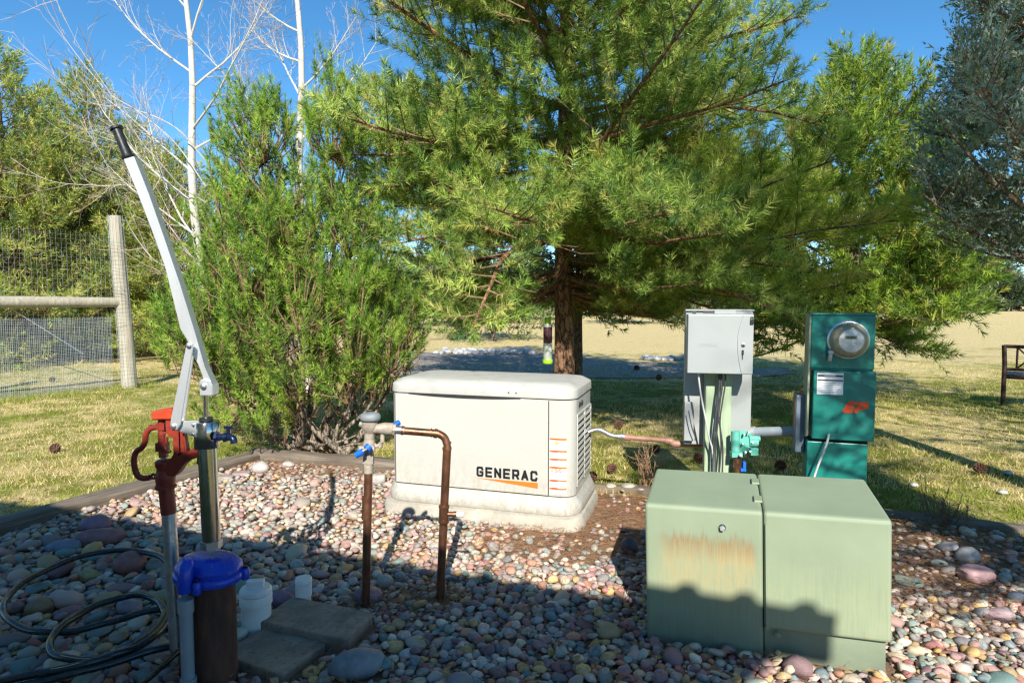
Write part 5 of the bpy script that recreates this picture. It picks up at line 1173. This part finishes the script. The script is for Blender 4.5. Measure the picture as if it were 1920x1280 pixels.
b = B(); b.tube([H(310, 820), H(315, 950)], 0.0125, 6, smooth=False); b.tube([H(350, 850), H(345, 950)], 0.007, 8); b.box(H(318, 925), (0.034, 0.034, 0.030)); b.tube([H(325, 950), H(328, 1010)], 0.016, 6, smooth=False); b.tube([H(340, 960), H(385, 965)], 0.006, 6); b.build('rod_clamp', 'red', hyd, world=True)
B().tube([H(327, 1005), H(328, 1050)], 0.008, 10).build('rod', 'galv', hyd, world=True)
plate([Z4(*q) for q in ((340, 705), (402, 700), (408, 760), (385, 840), (392, 800), (440, 800), (440, 1000), (465, 985), (492, 975), (540, 952), (625, 940), (628, 985), (600, 1012), (520, 1040), (470, 1090), (438, 1140), (410, 1165), (300, 1150), (296, 1062), (330, 1050), (385, 1020), (405, 985), (402, 850), (365, 845), (345, 800))], 2.245, 0.040, 'yoke', 'red', hyd, 0.004)
plate([Z4(*q) for q in ((430, 795), (482, 800), (516, 975), (440, 985))], 2.252, 0.028, 'yoke_arm', 'red', hyd, 0.004)
B().tube([H(440, 800, 2.243), H(446, 978, 2.243)], 0.004, 6).build('yoke_rib', 'red', hyd, world=True)
B().tube([H(482, 800, 2.247), H(508, 972, 2.247)], 0.004, 6).build('yoke_rib', 'red', hyd, world=True)
b = B(); b.tube(smooth([H(600, 962), H(618, 985), H(616, 1040), H(612, 1062)]), 0.010, 9); b.build('spout', 'red', hyd, world=True)
im = MW[hyd.name].inverted()
p0 = H(485, 1022, 2.2435); fit_text('IOWA', 'red', hyd, im @ frame(p0, H(600, 985, 2.2435) - p0, (0, 0, 1)), 0.055, 0.013, bold=0.03, ext=0.0022)
p0 = H(463, 965, 2.2500); fit_text('WOODFORD', 'red', hyd, im @ frame(p0, (H(452, 820, 2.25) - p0), (-1, 0, 0.06)), 0.072, 0.011, bold=0.03, ext=0.002)

# ---- white plastic cleanouts
q = G(474, 1192); q = Vector((q.x, q.y + 0.04, 0)); t = thing('cleanout_pipe', 'wide white plastic pipe with square topped plug', 'pipe', q)
B().lathe(q + Vector((0, 0, -0.05)), (0, 0, 1), [(0.057, 0), (0.057, 0.165)], 30).build('pipe', 'pvc', t, world=True)
B().lathe(q + Vector((0, 0, 0.115)), (0, 0, 1), [(0.057, 0), (0.0625, 0.002), (0.0625, 0.040), (0.0605, 0.043)], 30).build('collar', 'pvc', t, world=True)
b = B().lathe(q + Vector((0, 0, 0.160)), (0, 0, 1), [(0.062, 0), (0.062, 0.012), (0.056, 0.022), (0.03, 0.026)], 30); b.build('plug', 'pvc', t, world=True)
o = B().box(q + Vector((0.002, -0.004, 0.198)), (0.066, 0.034, 0.030), Matrix.Rotation(0.15, 3, 'Z')).build('square_lug', 'pvc', t, world=True); bev(o, 0.004)
q = G(566, 1150); q = Vector((q.x, q.y + 0.03, 0)); t = thing('small_pipe_stub', 'narrow white plastic pipe stub with round cap', 'pipe', q)
B().lathe(q + Vector((0, 0, -0.05)), (0, 0, 1), [(0.030, 0), (0.030, 0.13)], 24).build('pipe', 'pvc', t, world=True)
B().lathe(q + Vector((0, 0, 0.068)), (0, 0, 1), [(0.032, 0), (0.0345, 0.002), (0.0345, 0.055), (0.030, 0.057)], 24).build('coupling', 'pvc', t, world=True)
B().lathe(q + Vector((0, 0, 0.1255)), (0, 0, 1), [(0.0355, 0), (0.0355, 0.014), (0.032, 0.019), (0.012, 0.021)], 24).build('cap', 'pvc', t, world=True)

# ---- concrete pavers
for k, ((c, w, dd, h, a), lab) in enumerate(zip(PAV, ('larger worn concrete paver behind the lower one', 'lower concrete paver beside the rusty casing'))):
    rg = []
    for zz, s_ in ((-0.03, 1.0), (h - 0.008, 1.0), (h - 0.002, 0.985), (h, 0.95)):
        ring = rrect(w * s_, dd * s_, 0.02 * s_, zz, 5); rg.append([v + Vector((noise.noise(v * 14 + Vector((k * 9, 0, 0))), noise.noise(v * 14 + Vector((0, 7, 0))), 0)) * 0.006 for v in ring])
    o = B().loft(rg, smooth=False).build('concrete_paver', 'paver'); o.location = (c[0], c[1], 0); o.rotation_euler = (0.02 if k == 0 else -0.03, 0.02, a); tag(o, lab, 'paver')

# ---- hoses
def hose(pts, r, z, label, stripe=False, wob=0.002):
    q = [G(0 + x / 3.048, 860 + y / 3.048, z) for x, y in pts]; pth = smooth(q, 8)
    for _ in range(5): pth = [pth[0]] + [(pth[i - 1] + pth[i] * 2 + pth[i + 1]) / 4 for i in range(1, len(pth) - 1)] + [pth[-1]]
    pth = [p + Vector((0, 0, wob * math.sin(i * 0.55))) for i, p in enumerate(pth)]; c = pth[0].copy()
    t = B().tube([p - c for p in pth], r, 12).build('garden_hose', 'hose'); t.location = c; tag(t, label, 'hose', 'black hoses on the stones')
    if stripe:
        B().tube([p - c + Vector((0.0, -r * 0.5, r * 0.80)) for p in pth], r * 0.10, 4).build('stripe', 'stripe', t)  # pale strip; on the coiled hose it stands for a thin highlight
    return t
hose([(1010, 700), (970, 610), (900, 550), (760, 524), (560, 532), (340, 600), (140, 700), (35, 800), (15, 865), (60, 930), (200, 985), (400, 985), (600, 940), (800, 880), (1000, 845)], 0.0125, 0.092, 'black hose lying in the wide outer loop')
hose([(1010, 830), (930, 960), (860, 1030), (700, 1105), (500, 1150), (330, 1128), (282, 1075), (305, 1005), (400, 918), (560, 832), (740, 778), (870, 790), (930, 850), (935, 905), (880, 985), (760, 1070), (520, 1165), (260, 1215), (-120, 1300)], 0.0135, 0.104, 'black hose coiled in the small inner loop', True)
hose([(-60, 1345), (230, 1270), (500, 1205), (800, 1115), (1010, 1055), (1150, 1010)], 0.013, 0.086, 'black hose stretch along the bottom of the stones')
hose([(760, 1335), (860, 1240), (1010, 1110), (1120, 1010)], 0.010, 0.082, 'dark hose stretch with pale stripe next to the casing', True)

# ---- transformer cabinet
tr = thing('transformer_cabinet', 'pale green utility transformer cabinet with rust stain and ribbed shade edge', 'transformer', (TRC.x, TRC.y, 0), TRA, None, tilt=-0.030)
tr['label'] = 'pale green metal transformer cabinet with brown rust stain on its left door'
Wt, Dt, Hf, Hb = 0.845, 0.46, 0.540, 0.566; sx = 0.428
def shell(xa, xb, za, ya, name, ins=0.0, bw=0.012):
    pr = [Vector((xa, ya, za)), Vector((xa, ya, Hf - ins)), Vector((xa, ya + 0.02, Hf + 0.004 - ins)), Vector((xa, Dt, Hb - ins)), Vector((xa, Dt, za))]
    o = B().prism(pr, (xb - xa, 0, 0)).build(name, 'trafo', tr); return bev(o, bw, 3)
shell(0.0, sx - 0.0015, -0.05, 0.0, 'door'); shell(sx + 0.0015, Wt, 0.105, -0.004, 'door')
B().box((sx + 0.203, Dt / 2 + 0.012, 0.025), (0.40, Dt - 0.02, 0.15)).build('sill', 'trafo', tr)
B().box((sx, Dt / 2 + 0.01, 0.25), (0.02, Dt - 0.04, 0.5)).build('inner_frame', 'dark_gap', tr)
b = B(); b.box((sx + 0.012, -0.0075, 0.30), (0.010, 0.007, 0.40)); b.build('door_lip', 'trafo', tr)
for f in (0.26, 0.76):
    y = 0.02 + f * (Dt - 0.04); z = Hf + (Hb - Hf) * y / Dt
    b = B(); b.box((sx - 0.012, y, z + 0.003), (0.030, 0.070, 0.010)); o = b.build('hinge_tab', 'trafo', tr); bev(o, 0.003)
    B().box((sx - 0.028, y, z + 0.001), (0.006, 0.062, 0.006)).build('hinge_gap', 'dark_gap', tr)
b = B(); b.lathe((0.285, 0.003, 0.472), (0, -1, 0), [(0.013, 0), (0.013, 0.006)], 20); b.build('bolt_recess', 'dark_gap', tr)
B().lathe((0.285, -0.003, 0.472), (0, -1, 0), [(0.0105, 0), (0.0105, 0.012), (0.008, 0.015)], 5, smooth=False).build('lock_bolt', 'alu', tr)
for z in (0.082, 0.018): B().lathe((sx + 0.048, 0.005, z), (0, -1, 0), [(0.011, 0), (0.010, 0.004), (0.004, 0.007)], 14).build('carriage_bolt', 'trafo', tr)

# ---- transfer switch on its post
c = P(1346, 700, 3.76); TA = math.radians(-11); 
post = B().box((0, 0, 0.60), (0.145, 0.10, 1.30)).build('support_post', 'green_post'); bev(post, 0.004); post.location = (c.x, c.y, -0.05); post.rotation_euler = (0, 0, TA)
tag(post, 'square green treated post carrying the white switch box', 'post')
sw = thing('transfer_switch', 'white metal switch box with curved door seam and key', 'switch box', (c.x, c.y, 0), TA)
Bx0, Bx1, Bz0, Bz1 = -0.190, 0.167, 0.912, 1.248; y0_, y1_ = -0.165, -0.052
bev(B().box(((Bx0 + Bx1) / 2, (y0_ + y1_) / 2, (Bz0 + Bz1) / 2), (Bx1 - Bx0, y1_ - y0_, Bz1 - Bz0)).build('case', 'box_white', sw), 0.005)
wB = Bx1 - Bx0; arc = [(Bx0 + wB * f, Bz1 - 0.003 - (Bz1 - Bz0 - 0.006) * k / 12) for k, f in enumerate([0.83, 0.80, 0.777, 0.760, 0.750, 0.746, 0.745, 0.748, 0.755, 0.766, 0.780, 0.797, 0.815])]
dr = B().prism([Vector((Bx0 + 0.002, y0_ - 0.010, Bz1 - 0.003))] + [Vector((x, y0_ - 0.010, z)) for x, z in arc] + [Vector((Bx0 + 0.002, y0_ - 0.010, Bz0 + 0.003))], (0, 0.0097, 0)).build('door', 'box_white', sw); bev(dr, 0.003)
B().prism([Vector((x, y0_ - 0.0015, z)) for x, z in arc] + [Vector((x + 0.0045, y0_ - 0.0015, z)) for x, z in reversed(arc)], (0, 0.001, 0)).build('door_seam', 'label_grey', sw)
st = B().prism([Vector((x + 0.0047, y0_ - 0.007, z)) for x, z in arc] + [Vector((Bx1 - 0.002, y0_ - 0.007, Bz0 + 0.003)), Vector((Bx1 - 0.002, y0_ - 0.007, Bz1 - 0.003))], (0, 0.0068, 0)).build('side_strip', 'box_white', sw); bev(st, 0.002)
lx, lz = Bx0 + wB * 0.846, Bz0 + 0.165
B().lathe((lx, y0_ - 0.0068, lz), (0, -1, 0), [(0.012, 0), (0.012, 0.003), (0.009, 0.005)], 18).build('lock', 'galv', sw)
B().lathe((lx, y0_ - 0.0118, lz), (0, -1, 0), [(0.006, 0), (0.006, 0.003)], 12).build('keyhole', 'dark_gap', sw)
b = B(); b.box((lx - 0.002, y0_ - 0.012, lz - 0.040), (0.010, 0.003, 0.026)); b.box((lx - 0.003, y0_ - 0.012, lz - 0.064), (0.004, 0.002, 0.028)); b.build('key', 'dark_gap', sw)
fit_text('GENERAC', 'box_white', sw, frame((Bx0 + wB * 0.18, y0_ - 0.0100, Bz0 + 0.155), (1, 0, 0), (0, 0, 1)), 0.105, 0.019, bold=0.02, ext=0.0012)
b = B(); b.box((Bx0 + 0.12, -0.10, Bz1 + 0.010), (0.06, 0.02, 0.010)); b.tube([(Bx0 + 0.03, -0.1, Bz1 + 0.008), (Bx0 + 0.05, -0.1, Bz1 + 0.008)], 0.006, 8); b.build('latch', 'cable_dark', sw)
B().box((Bx0 + 0.21, -0.09, Bz1 + 0.011), (0.115, 0.03, 0.018)).build('hood', 'box_white', sw)
b = B(); b.box((Bx1 - 0.012, y0_ - 0.013, Bz1 - 0.040), (0.018, 0.010, 0.024)); b.tube([(Bx1 - 0.018, y0_ - 0.013, Bz1 - 0.028), (Bx1 - 0.018, y0_ - 0.013, Bz1 - 0.014), (Bx1 - 0.007, y0_ - 0.013, Bz1 - 0.014), (Bx1 - 0.007, y0_ - 0.013, Bz1 - 0.028)], 0.0025, 6); b.build('padlock', 'dark_gap', sw)
mp_ = thing('gutter_panel', 'tall pale metal panel behind the green post, above the gas pipe', 'electrical panel', (c.x, c.y, 0), TA)
bev(B().box((0.008, 0.105, 0.860), (0.385, 0.10, 0.810)).build('panel', 'box_grey', mp_), 0.004)
bev(B().box((0.128, 0.050, 0.86), (0.135, 0.012, 0.80)).build('cover_plate', 'box_white', mp_), 0.003)
bev(B().box((0.008, 0.100, 1.268), (0.392, 0.12, 0.010)).build('rain_lip', 'box_white', mp_), 0.002)
bev(B().box((-0.158, 0.035, 0.60), (0.055, 0.03, 0.235)).build('junction_box', 'box_white', mp_), 0.003)
t = thing('power_cables', 'dark and pale cables dropping from the white box down the post', 'cables', (c.x, c.y - 0.06, 0.4))
for pts, m_c, r in (([(1309, 694), (1311, 716), (1315, 745), (1324, 790), (1330, 822), (1336, 845), (1336, 890)], 'cable_light', 0.0055), ([(1348, 694), (1349, 720), (1345, 750), (1340, 800), (1337, 850), (1336, 895)], 'cable_dark', 0.0065), ([(1353, 694), (1352, 730), (1348, 770), (1342, 830), (1341, 895)], 'cable_dark', 0.006),
                   ([(1360, 694), (1360, 720), (1355, 750), (1350, 790), (1352, 840), (1348, 895)], 'cable_dark', 0.0045), ([(1351, 700), (1346, 760), (1350, 800), (1355, 840), (1354, 895)], 'cable_dark', 0.005), ([(1291, 770), (1297, 800), (1303, 818), (1303, 826)], 'cable_dark', 0.003)):
    B().tube(smooth([P(x, y, 3.655 if x > 1306 else 3.76) for x, y in pts], 4), r, 8).build('cable', m_c, t, world=True)
# ---- gas regulator
rg_ = thing('gas_regulator', 'teal green gas regulator on a short pipe beside the post', 'gas regulator', P(1384, 885, 3.62)); dd = 3.62; px = dd / FPX
R_ = lambda x, y, d2=3.62: P(x, y, d2)
B().lathe(R_(1393, 829, 3.66), (R_(1405, 830, 3.60) - R_(1393, 829, 3.66)), [(10 * px, -0.02), (20 * px, -0.004), (23 * px, 0.0), (23 * px, 0.010), (20 * px, 0.016), (12 * px, 0.04), (9 * px, 0.05)], 24).build('diaphragm_case', 'teal_reg', rg_, world=True)
b = B(); b.tube([R_(1404, 829), R_(1420, 829)], [8 * px, 8 * px], 12); b.box(R_(1412, 845), (14 * px, 0.05, 13 * px)); b.tube([R_(1379, 808), R_(1379, 846)], 8 * px, 10); b.box(R_(1380, 851), (20 * px, 0.045, 9 * px)); b.tube([R_(1404, 822), R_(1424, 822)], 6 * px, 10); b.build('body', 'teal_reg', rg_, world=True)
b = B()
for a in range(6): b.tube([R_(1399 + 9 * math.cos(a), 829 + 20 * math.sin(a), 3.63), R_(1402 + 9 * math.cos(a), 829 + 20 * math.sin(a), 3.585)], 2 * px, 6)
b.tube([R_(1389, 853, 3.59), R_(1389, 853, 3.57)], 3 * px, 8); o = b.build('bolts', 'galv', rg_, world=True); o['kind'] = 'stuff'
b = B(); b.tube([R_(1382, 856), R_(1382, 930)], 6 * px, 12); b.tube([R_(1382, 866), R_(1382, 876)], 7.5 * px, 6, smooth=False); b.build('riser', 'copper', rg_, world=True)
b = B(); b.box(R_(1395, 871, 3.60), (5 * px, 0.02, 12 * px)); b.box(R_(1393, 880, 3.60), (10 * px, 0.02, 5 * px)); b.build('valve_grip', 'blue_grip', rg_, world=True)
# ---- grey conduit to the pedestal
t = thing('conduit', 'grey conduit with silver couplings between switch panel and teal pedestal', 'conduit', P(1455, 811, 3.8))
B().tube([P(1408, 810, 3.86), P(1502, 808, 3.66)], 0.030, 18).build('pipe', 'pvc_grey', t, world=True)
b = B(); b.tube([P(1404, 810, 3.87), P(1416, 810, 3.845)], 0.036, 18); b.tube([P(1400, 810, 3.875), P(1406, 810, 3.868)], 0.043, 18); b.build('coupling', 'alu', t, world=True)
b = B(); b.tube([P(1490, 808.5, 3.68), P(1502, 808, 3.66)], 0.036, 18); b.tube([P(1500, 808, 3.662), P(1506, 808, 3.652)], 0.043, 18); b.build('coupling', 'alu', t, world=True)

# ---- teal meter pedestal
c = P(1578, 700, 3.47); PA = math.radians(-17); ped = thing('meter_pedestal', 'tall teal metal pedestal with round electric meter and orange letters', 'meter pedestal', (c.x, c.y, 0), PA)
bev(B().box((-0.012, 0.0, 1.105), (0.308, 0.14, 0.288)).build('meter_housing', 'teal', ped), 0.004)
bev(B().box((-0.012, -0.002, 1.2535), (0.318, 0.152, 0.010)).build('top_cap', 'teal', ped), 0.002)
bev(B().box((-0.012, 0.002, 0.956), (0.302, 0.13, 0.0085)).build('drip_edge', 'teal', ped), 0.002)
bev(B().box((0.000, -0.010, 0.765), (0.302, 0.15, 0.372)).build('breaker_door', 'teal', ped), 0.005)
B().box((-0.012, 0.012, 0.5685), (0.285, 0.10, 0.020)).build('shadow_gap', 'dark_gap', ped)
bev(B().box((-0.022, 0.005, 0.25), (0.298, 0.135, 0.62)).build('lower_cabinet', 'teal', ped), 0.004)
b = B(); b.box((-0.172, 0.01, 0.92), (0.010, 0.15, 0.66)); b.build('side_flange', 'trafo', ped)
mc = Vector((0.012, -0.070, 1.118))
B().lathe(mc, (0, -1, 0), [(0.104, 0), (0.104, 0.010), (0.099, 0.016), (0.097, 0.018)], 40).build('meter_ring', 'alu', ped)
B().lathe(mc + Vector((0, -0.016, 0)), (0, -1, 0), [(0.094, 0), (0.094, 0.012), (0.091, 0.03), (0.089, 0.034), (0.086, 0.050), (0.080, 0.062), (0.072, 0.070), (0.062, 0.074)], 40).build('meter_cover', 'glass_meter', ped)
B().lathe(mc + Vector((0, -0.090, 0)), (0, -1, 0), [(0.060, 0), (0.060, 0.002), (0.057, 0.003)], 36).build('meter_face', 'meter_face', ped)
B().box(mc + Vector((-0.003, -0.0945, 0.018)), (0.055, 0.002, 0.017)).build('display', 'lcd', ped)
fit_text('88888', 'black_print', ped, frame(mc + Vector((-0.024, -0.0958, 0.012)), (1, 0, 0), (0, 0, 1)), 0.040, 0.010)
b = B(); b.box(mc + Vector((-0.008, -0.0938, -0.012)), (0.060, 0.001, 0.0035)); b.box(mc + Vector((0.0, -0.0938, -0.024)), (0.035, 0.001, 0.003)); b.build('small_print', 'label_grey', ped)
b = B(); b.lathe(mc + Vector((-0.083, -0.006, -0.066)), (0, -1, 0), [(0.017, 0), (0.017, 0.02), (0.012, 0.026)], 16); b.build('seal_barrel', 'galv', ped)
b = B(); b.box(mc + Vector((-0.088, -0.030, -0.092)), (0.020, 0.004, 0.045), Matrix.Rotation(0.12, 3, 'Y'), 0.002); b.lathe(mc + Vector((-0.081, -0.028, -0.066)), (0, -1, 0), [(0.010, 0), (0.010, 0.008)], 14); b.build('seal_tag', 'galv', ped)
yd = -0.0856
B().box((-0.070, yd - 0.001, 0.882), (0.128, 0.002, 0.118)).build('rating_label', 'label_white', ped)
b = B(); b.box((-0.070, yd - 0.0026, 0.924), (0.124, 0.0012, 0.009)); b.box((-0.070, yd - 0.0026, 0.900), (0.124, 0.0012, 0.007)); b.build('label_bar', 'black_print', ped)
b = B()
for k in range(6): b.box((-0.074, yd - 0.0026, 0.886 - k * 0.0095), (0.112 - 0.012 * (k % 3), 0.0010, 0.0035))
b.build('label_print', 'label_grey', ped)
fit_text('WARNING', 'label_white', ped, frame((-0.10, yd - 0.0036, 0.9215), (1, 0, 0), (0, 0, 1)), 0.056, 0.006)
stroke_text('EP', 'red_orange', ped, -0.004, 0.728, 0.104, 0.064, yd - 0.0012, wide=0.92, st=0.30, shear=0.36)
bev(B().box((-0.198, 0.075, 0.64), (0.048, 0.14, 0.32)).build('side_box', 'side_blue', ped), 0.004)
B().box((-0.2235, 0.04, 0.70), (0.003, 0.05, 0.16)).build('side_plate', 'copper_pink', ped)
B().tube(smooth([P(1554, 814, 3.40), P(1551, 828, 3.375), P(1543, 850, 3.37), P(1534, 872, 3.37), P(1527, 893, 3.37), P(1520, 920, 3.37)], 4), 0.006, 8).build('cable', 'cable_light', ped, world=True)

# ---- tube bird feeder by the trunk
q = P(1027, 640, 6.62); t = thing('bird_feeder', 'lime green capped tube feeder hanging beside the pine trunk', 'bird feeder', (q.x, q.y, P(1027, 682, 6.62).z)); z_ = lambda y: P(1027, y, 6.62).z
def cy(ya, yb, r, name, m_c): B().lathe((q.x, q.y, z_(yb)), (0, 0, 1), [(r * .96, 0), (r, 0.004), (r, z_(ya) - z_(yb) - 0.004), (r * 0.96, z_(ya) - z_(yb))], 20).build(name, m_c, t, world=True)
cy(595, 607, 0.032, 'cap', 'lime'); cy(607, 613, 0.052, 'collar', 'tube'); cy(613, 643, 0.046, 'seed_fill', 'seed'); cy(643, 673, 0.047, 'tube', 'tube'); cy(673, 681, 0.053, 'base', 'lime')
B().tube([(q.x, q.y, z_(596)), (q.x + 0.02, q.y, z_(520))], 0.003, 5).build('hanger', 'cable_dark', t, world=True)

# ---- fence on the left
f0 = Vector((-5.77, 9.6, 0)); fd = Vector((-0.54, -0.842, 0)); fn = Vector((-fd.y, fd.x, 0))
fe = thing('wire_fence', 'weathered post and rail fence with wire netting on the left lawn', 'fence', f0)
ptop = P(216, 405, 9.6)
B().tube([f0 + Vector((0, 0, -0.1)), f0.lerp(ptop, .33) + Vector((0.012, 0, 0)), f0.lerp(ptop, .66) - Vector((0.008, 0, 0)), ptop], [0.105, 0.100, 0.094, 0.085], 22).build('post', 'post_wood', fe, world=True)
e_ = f0 + fd * 3.4; B().tube([e_ + Vector((0, 0, -0.1)), e_ + Vector((0, 0, 2.55))], [0.10, 0.085], 18).build('post', 'post_wood', fe, world=True)
B().tube([f0 + Vector((0.03, 0, 1.29)) - fn * 0.08, f0 + fd * 1.2 + Vector((0, 0, 1.30)) - fn * 0.085, f0 + fd * 3.45 + Vector((0, 0, 1.31)) - fn * 0.08], [0.072, 0.078, 0.08], 16).build('rail', 'post_wood', fe, world=True)
def netting(s0, s1, z0, z1, sp_s, sp_z, r, off, name, m_c, jit=0.004):
    b = B(); k = int((s1 - s0) / sp_s)
    for i in range(k + 1):
        s_ = s0 + sp_s * i; pts = [f0 + fd * (s_ + random.gauss(0, jit)) + fn * off + Vector((0, 0, z0 + (z1 - z0) * j / 4)) for j in range(5)]; b.tube(pts, r, 3, caps=False, smooth=False)
    k = int((z1 - z0) / sp_z)
    for i in range(k + 1):
        z = z0 + sp_z * i; pts = [f0 + fd * (s0 + (s1 - s0) * j / 8) + fn * off + Vector((0, 0, z + random.gauss(0, jit) - 0.01 * math.sin(j))) for j in range(9)]; b.tube(pts, r, 3, caps=False, smooth=False)
    o = b.build(name, m_c, fe, world=True); o['kind'] = 'stuff'
netting(0.05, 3.4, 0.02, 2.30, 0.062, 0.062, 0.0009, -0.10, 'wire_netting', 'wire')
netting(0.18, 3.4, 0.03, 1.08, 0.022, 0.022, 0.0013, -0.12, 'fine_netting', 'mesh_white', 0.001)
b = B()
for i in range(40):
    z = 0.05 + i * 0.055; cx = f0.lerp(ptop, z / ptop.z); b.tube([cx + Vector((0.108 * math.cos(a), 0.108 * math.sin(a), 0.01 * math.sin(a * 2 + i))) for a in [k * math.pi / 6 for k in range(13)]], 0.0016, 3, caps=False, smooth=False)
for k in range(9):
    a = math.pi + k * math.pi / 8; b.tube([f0.lerp(ptop, j / 5) + Vector((0.108 * math.cos(a), 0.108 * math.sin(a), 0)) for j in range(6)], 0.0016, 3, caps=False, smooth=False)
o = b.build('wrapped_netting', 'wire', fe, world=True); o['kind'] = 'stuff'
def onf(pxx, py):                                    # point of the fence plane behind a picture point
    x = (pxx - 960) / FPX; y = -(py - 640) / FPX; c_, s_ = math.cos(PITCH), math.sin(PITCH); dv = Vector((x, c_ + y * s_, -s_ + y * c_)); o_ = Vector((0, 0, CAMH))
    k = (f0 - o_).dot(fn) / dv.dot(fn); return o_ + dv * k - fn * 0.14
B().tube([onf(-60, 626), onf(215, 716)], 0.006, 6).build('brace_cable', 'cable_dark', fe, world=True)
B().tube([onf(25, 576), onf(165, 664)], 0.006, 6).build('brace_cable', 'mesh_white', fe, world=True)

# ---- bench at the right
q = G(1880, 759); be = thing('metal_bench', 'brown metal garden bench with crossed bars cut off by the right border', 'bench', (q.x, q.y, 0), math.radians(-38))
def bar(p0, p1, w, name): 
    o = B().tube([p0, p1], w, 4, smooth=False).build(name, 'bench', be); return o
Lb = 1.25
for x in (0.0, Lb):
    B().tube([(x, 0.03, 0), (x, 0.0, 0.25), (x, 0.0, 0.5), (x - 0.015, 0.02, 0.76)], 0.026, 8).build('leg', 'bench', be)
    B().tube([(x, 0.50, 0), (x, 0.48, 0.40)], 0.024, 8).build('leg', 'bench', be)
bar((-0.015, 0.02, 0.745), (Lb, 0.02, 0.745), 0.022, 'top_rail'); bar((0, 0, 0.46), (Lb, 0, 0.46), 0.020, 'back_rail'); bar((0, 0, 0.36), (Lb, 0, 0.36), 0.022, 'seat_rail')
for i in range(5):
    x = 0.12 + i * 0.25; bar((x, 0.01, 0.46), (x, 0.02, 0.745), 0.012, 'back_bar')
    if i < 4: bar((x, 0.01, 0.47), (x + 0.25, 0.02, 0.735), 0.010, 'cross_bar'); bar((x + 0.25, 0.01, 0.47), (x, 0.02, 0.735), 0.010, 'cross_bar')
for i in range(6): B().box((Lb / 2, 0.04 + i * 0.085, 0.385), (Lb, 0.06, 0.015)).build('seat_slat', 'bench', be)

# ---- pine cones
def cone_mesh():
    b = B(); b.lathe((0, 0, 0.0), (0, 0, 1), [(0.008, 0), (0.016, 0.02), (0.012, 0.05), (0.004, 0.068)], 8)
    for i in range(56):
        f = i / 56; z = 0.004 + 0.062 * f; a = i * 2.39996; R = 0.034 * math.sin(math.pi * (0.22 + 0.74 * f)) + 0.004; w = 0.011 * (1 - 0.4 * f)
        r_ = Vector((math.cos(a), math.sin(a), 0)); t_ = Vector((-r_.y, r_.x, 0)); c0 = Vector((0, 0, z)) + r_ * 0.008; tip = Vector((0, 0, z + 0.010)) + r_ * R
        b.add([c0 - t_ * w * .5, c0 + t_ * w * .5, tip + t_ * w * .6, tip - t_ * w * .6, tip * 1.0 + Vector((0, 0, -0.006)), c0 + Vector((0, 0, -0.004))], [(0, 1, 2, 3), (3, 2, 4), (0, 3, 4, 5), (1, 5, 4, 2)])
    me = bpy.data.meshes.new('pine_cone'); me.from_pydata(b.v, [], b.f); me.materials.append(M['cone']); me.update(); return me
CM = cone_mesh(); random.seed(12)
for (x, y, s_, lab) in ((108, 842, 1.2, 'brown pine cone alone on the left lawn'), (1141, 883, 1.1, 'pine cone upper of two beside the generator skirt'), (1119, 897, 1.1, 'pine cone lower of two beside the generator skirt'), (1238, 843, 1.1, 'pine cone on the lawn under the brown gas pipe'), (1301, 861, 1.2, 'round pine cone just left of the green post'),
        (1471, 872, 1.3, 'dark pine cone on the lawn between regulator and pedestal'), (1834, 884, 1.2, 'dark pine cone on shaded lawn right of the cabinet'), (1192, 688, 1.5, 'far pine cone on the gravel right of the big trunk'), (1238, 706, 1.5, 'far pine cone on the lawn left of the switch box'), (1160, 797, 1.2, 'pine cone in the shade right of the generator lid'), (1500, 742, 1.4, 'small pine cone left of the side box of the pedestal'), (96, 712, 1.2, 'pine cone under the netting of the fence')):
    g = G(x, y + 6); o = bpy.data.objects.new('pine_cone', CM); COL.objects.link(o); o.scale = (s_,) * 3
    o.location = (g.x, g.y, gh(g.x, g.y) + 0.022 * s_); o.rotation_euler = (random.uniform(1.0, 1.7), random.uniform(-.4, .4), random.uniform(0, 6.28)); tag(o, lab, 'pine cone', 'pine cones scattered on the lawn')

# ---- dry twiggy plants
def dry(px_, py_, h, w, n_, lab, m_c='dry', seed=1, rr_=0.003):
    random.seed(seed); g = G(px_, py_); t = thing('dry_shrub', lab, 'dry shrub', (g.x, g.y, 0)); b = B(); b2 = B()
    for i in range(n_):
        d = Vector((random.gauss(0, w), random.gauss(0, w), 1)).normalized(); L_ = h * random.uniform(0.5, 1.1); p = curve(Vector((g.x + random.gauss(0, 0.04), g.y + random.gauss(0, 0.04), -0.01)), d, L_, 5, 0.1, 0.25)
        b.tube(p, [rr_ * (1 - 0.13 * k) for k in range(6)], 4, caps=False)
        for k in range(5):
            q_, dd_ = at_path(p, random.uniform(0.3, .98)); b2.tube(curve(q_, (dd_ + Vector((random.gauss(0, .7), random.gauss(0, .7), random.gauss(.1, .5)))).normalized(), L_ * random.uniform(.1, .35), 3, .1, .2), [rr_ * .6, rr_ * .5, rr_ * .4, rr_ * .3], 3, caps=False)
    o = b.build('stems', m_c, t, world=True); o['kind'] = 'stuff'; o = b2.build('twigs', m_c, t, world=True); o['kind'] = 'stuff'
dry(1216, 912, 0.34, 0.33, 30, 'dry reddish twigs between generator and green cabinet', seed=3)
dry(1778, 985, 0.20, 0.40, 36, 'low dark dead plant on the soil right of the cabinet', 'twig', 4)
dry(1745, 960, 0.24, 0.25, 8, 'sparse dead stems left of the low dark dead plant', 'twig', 5)
dry(1262, 925, 0.14, 0.4, 14, 'short dry stubble at the back left corner of the cabinet', seed=6)
random.seed(8)
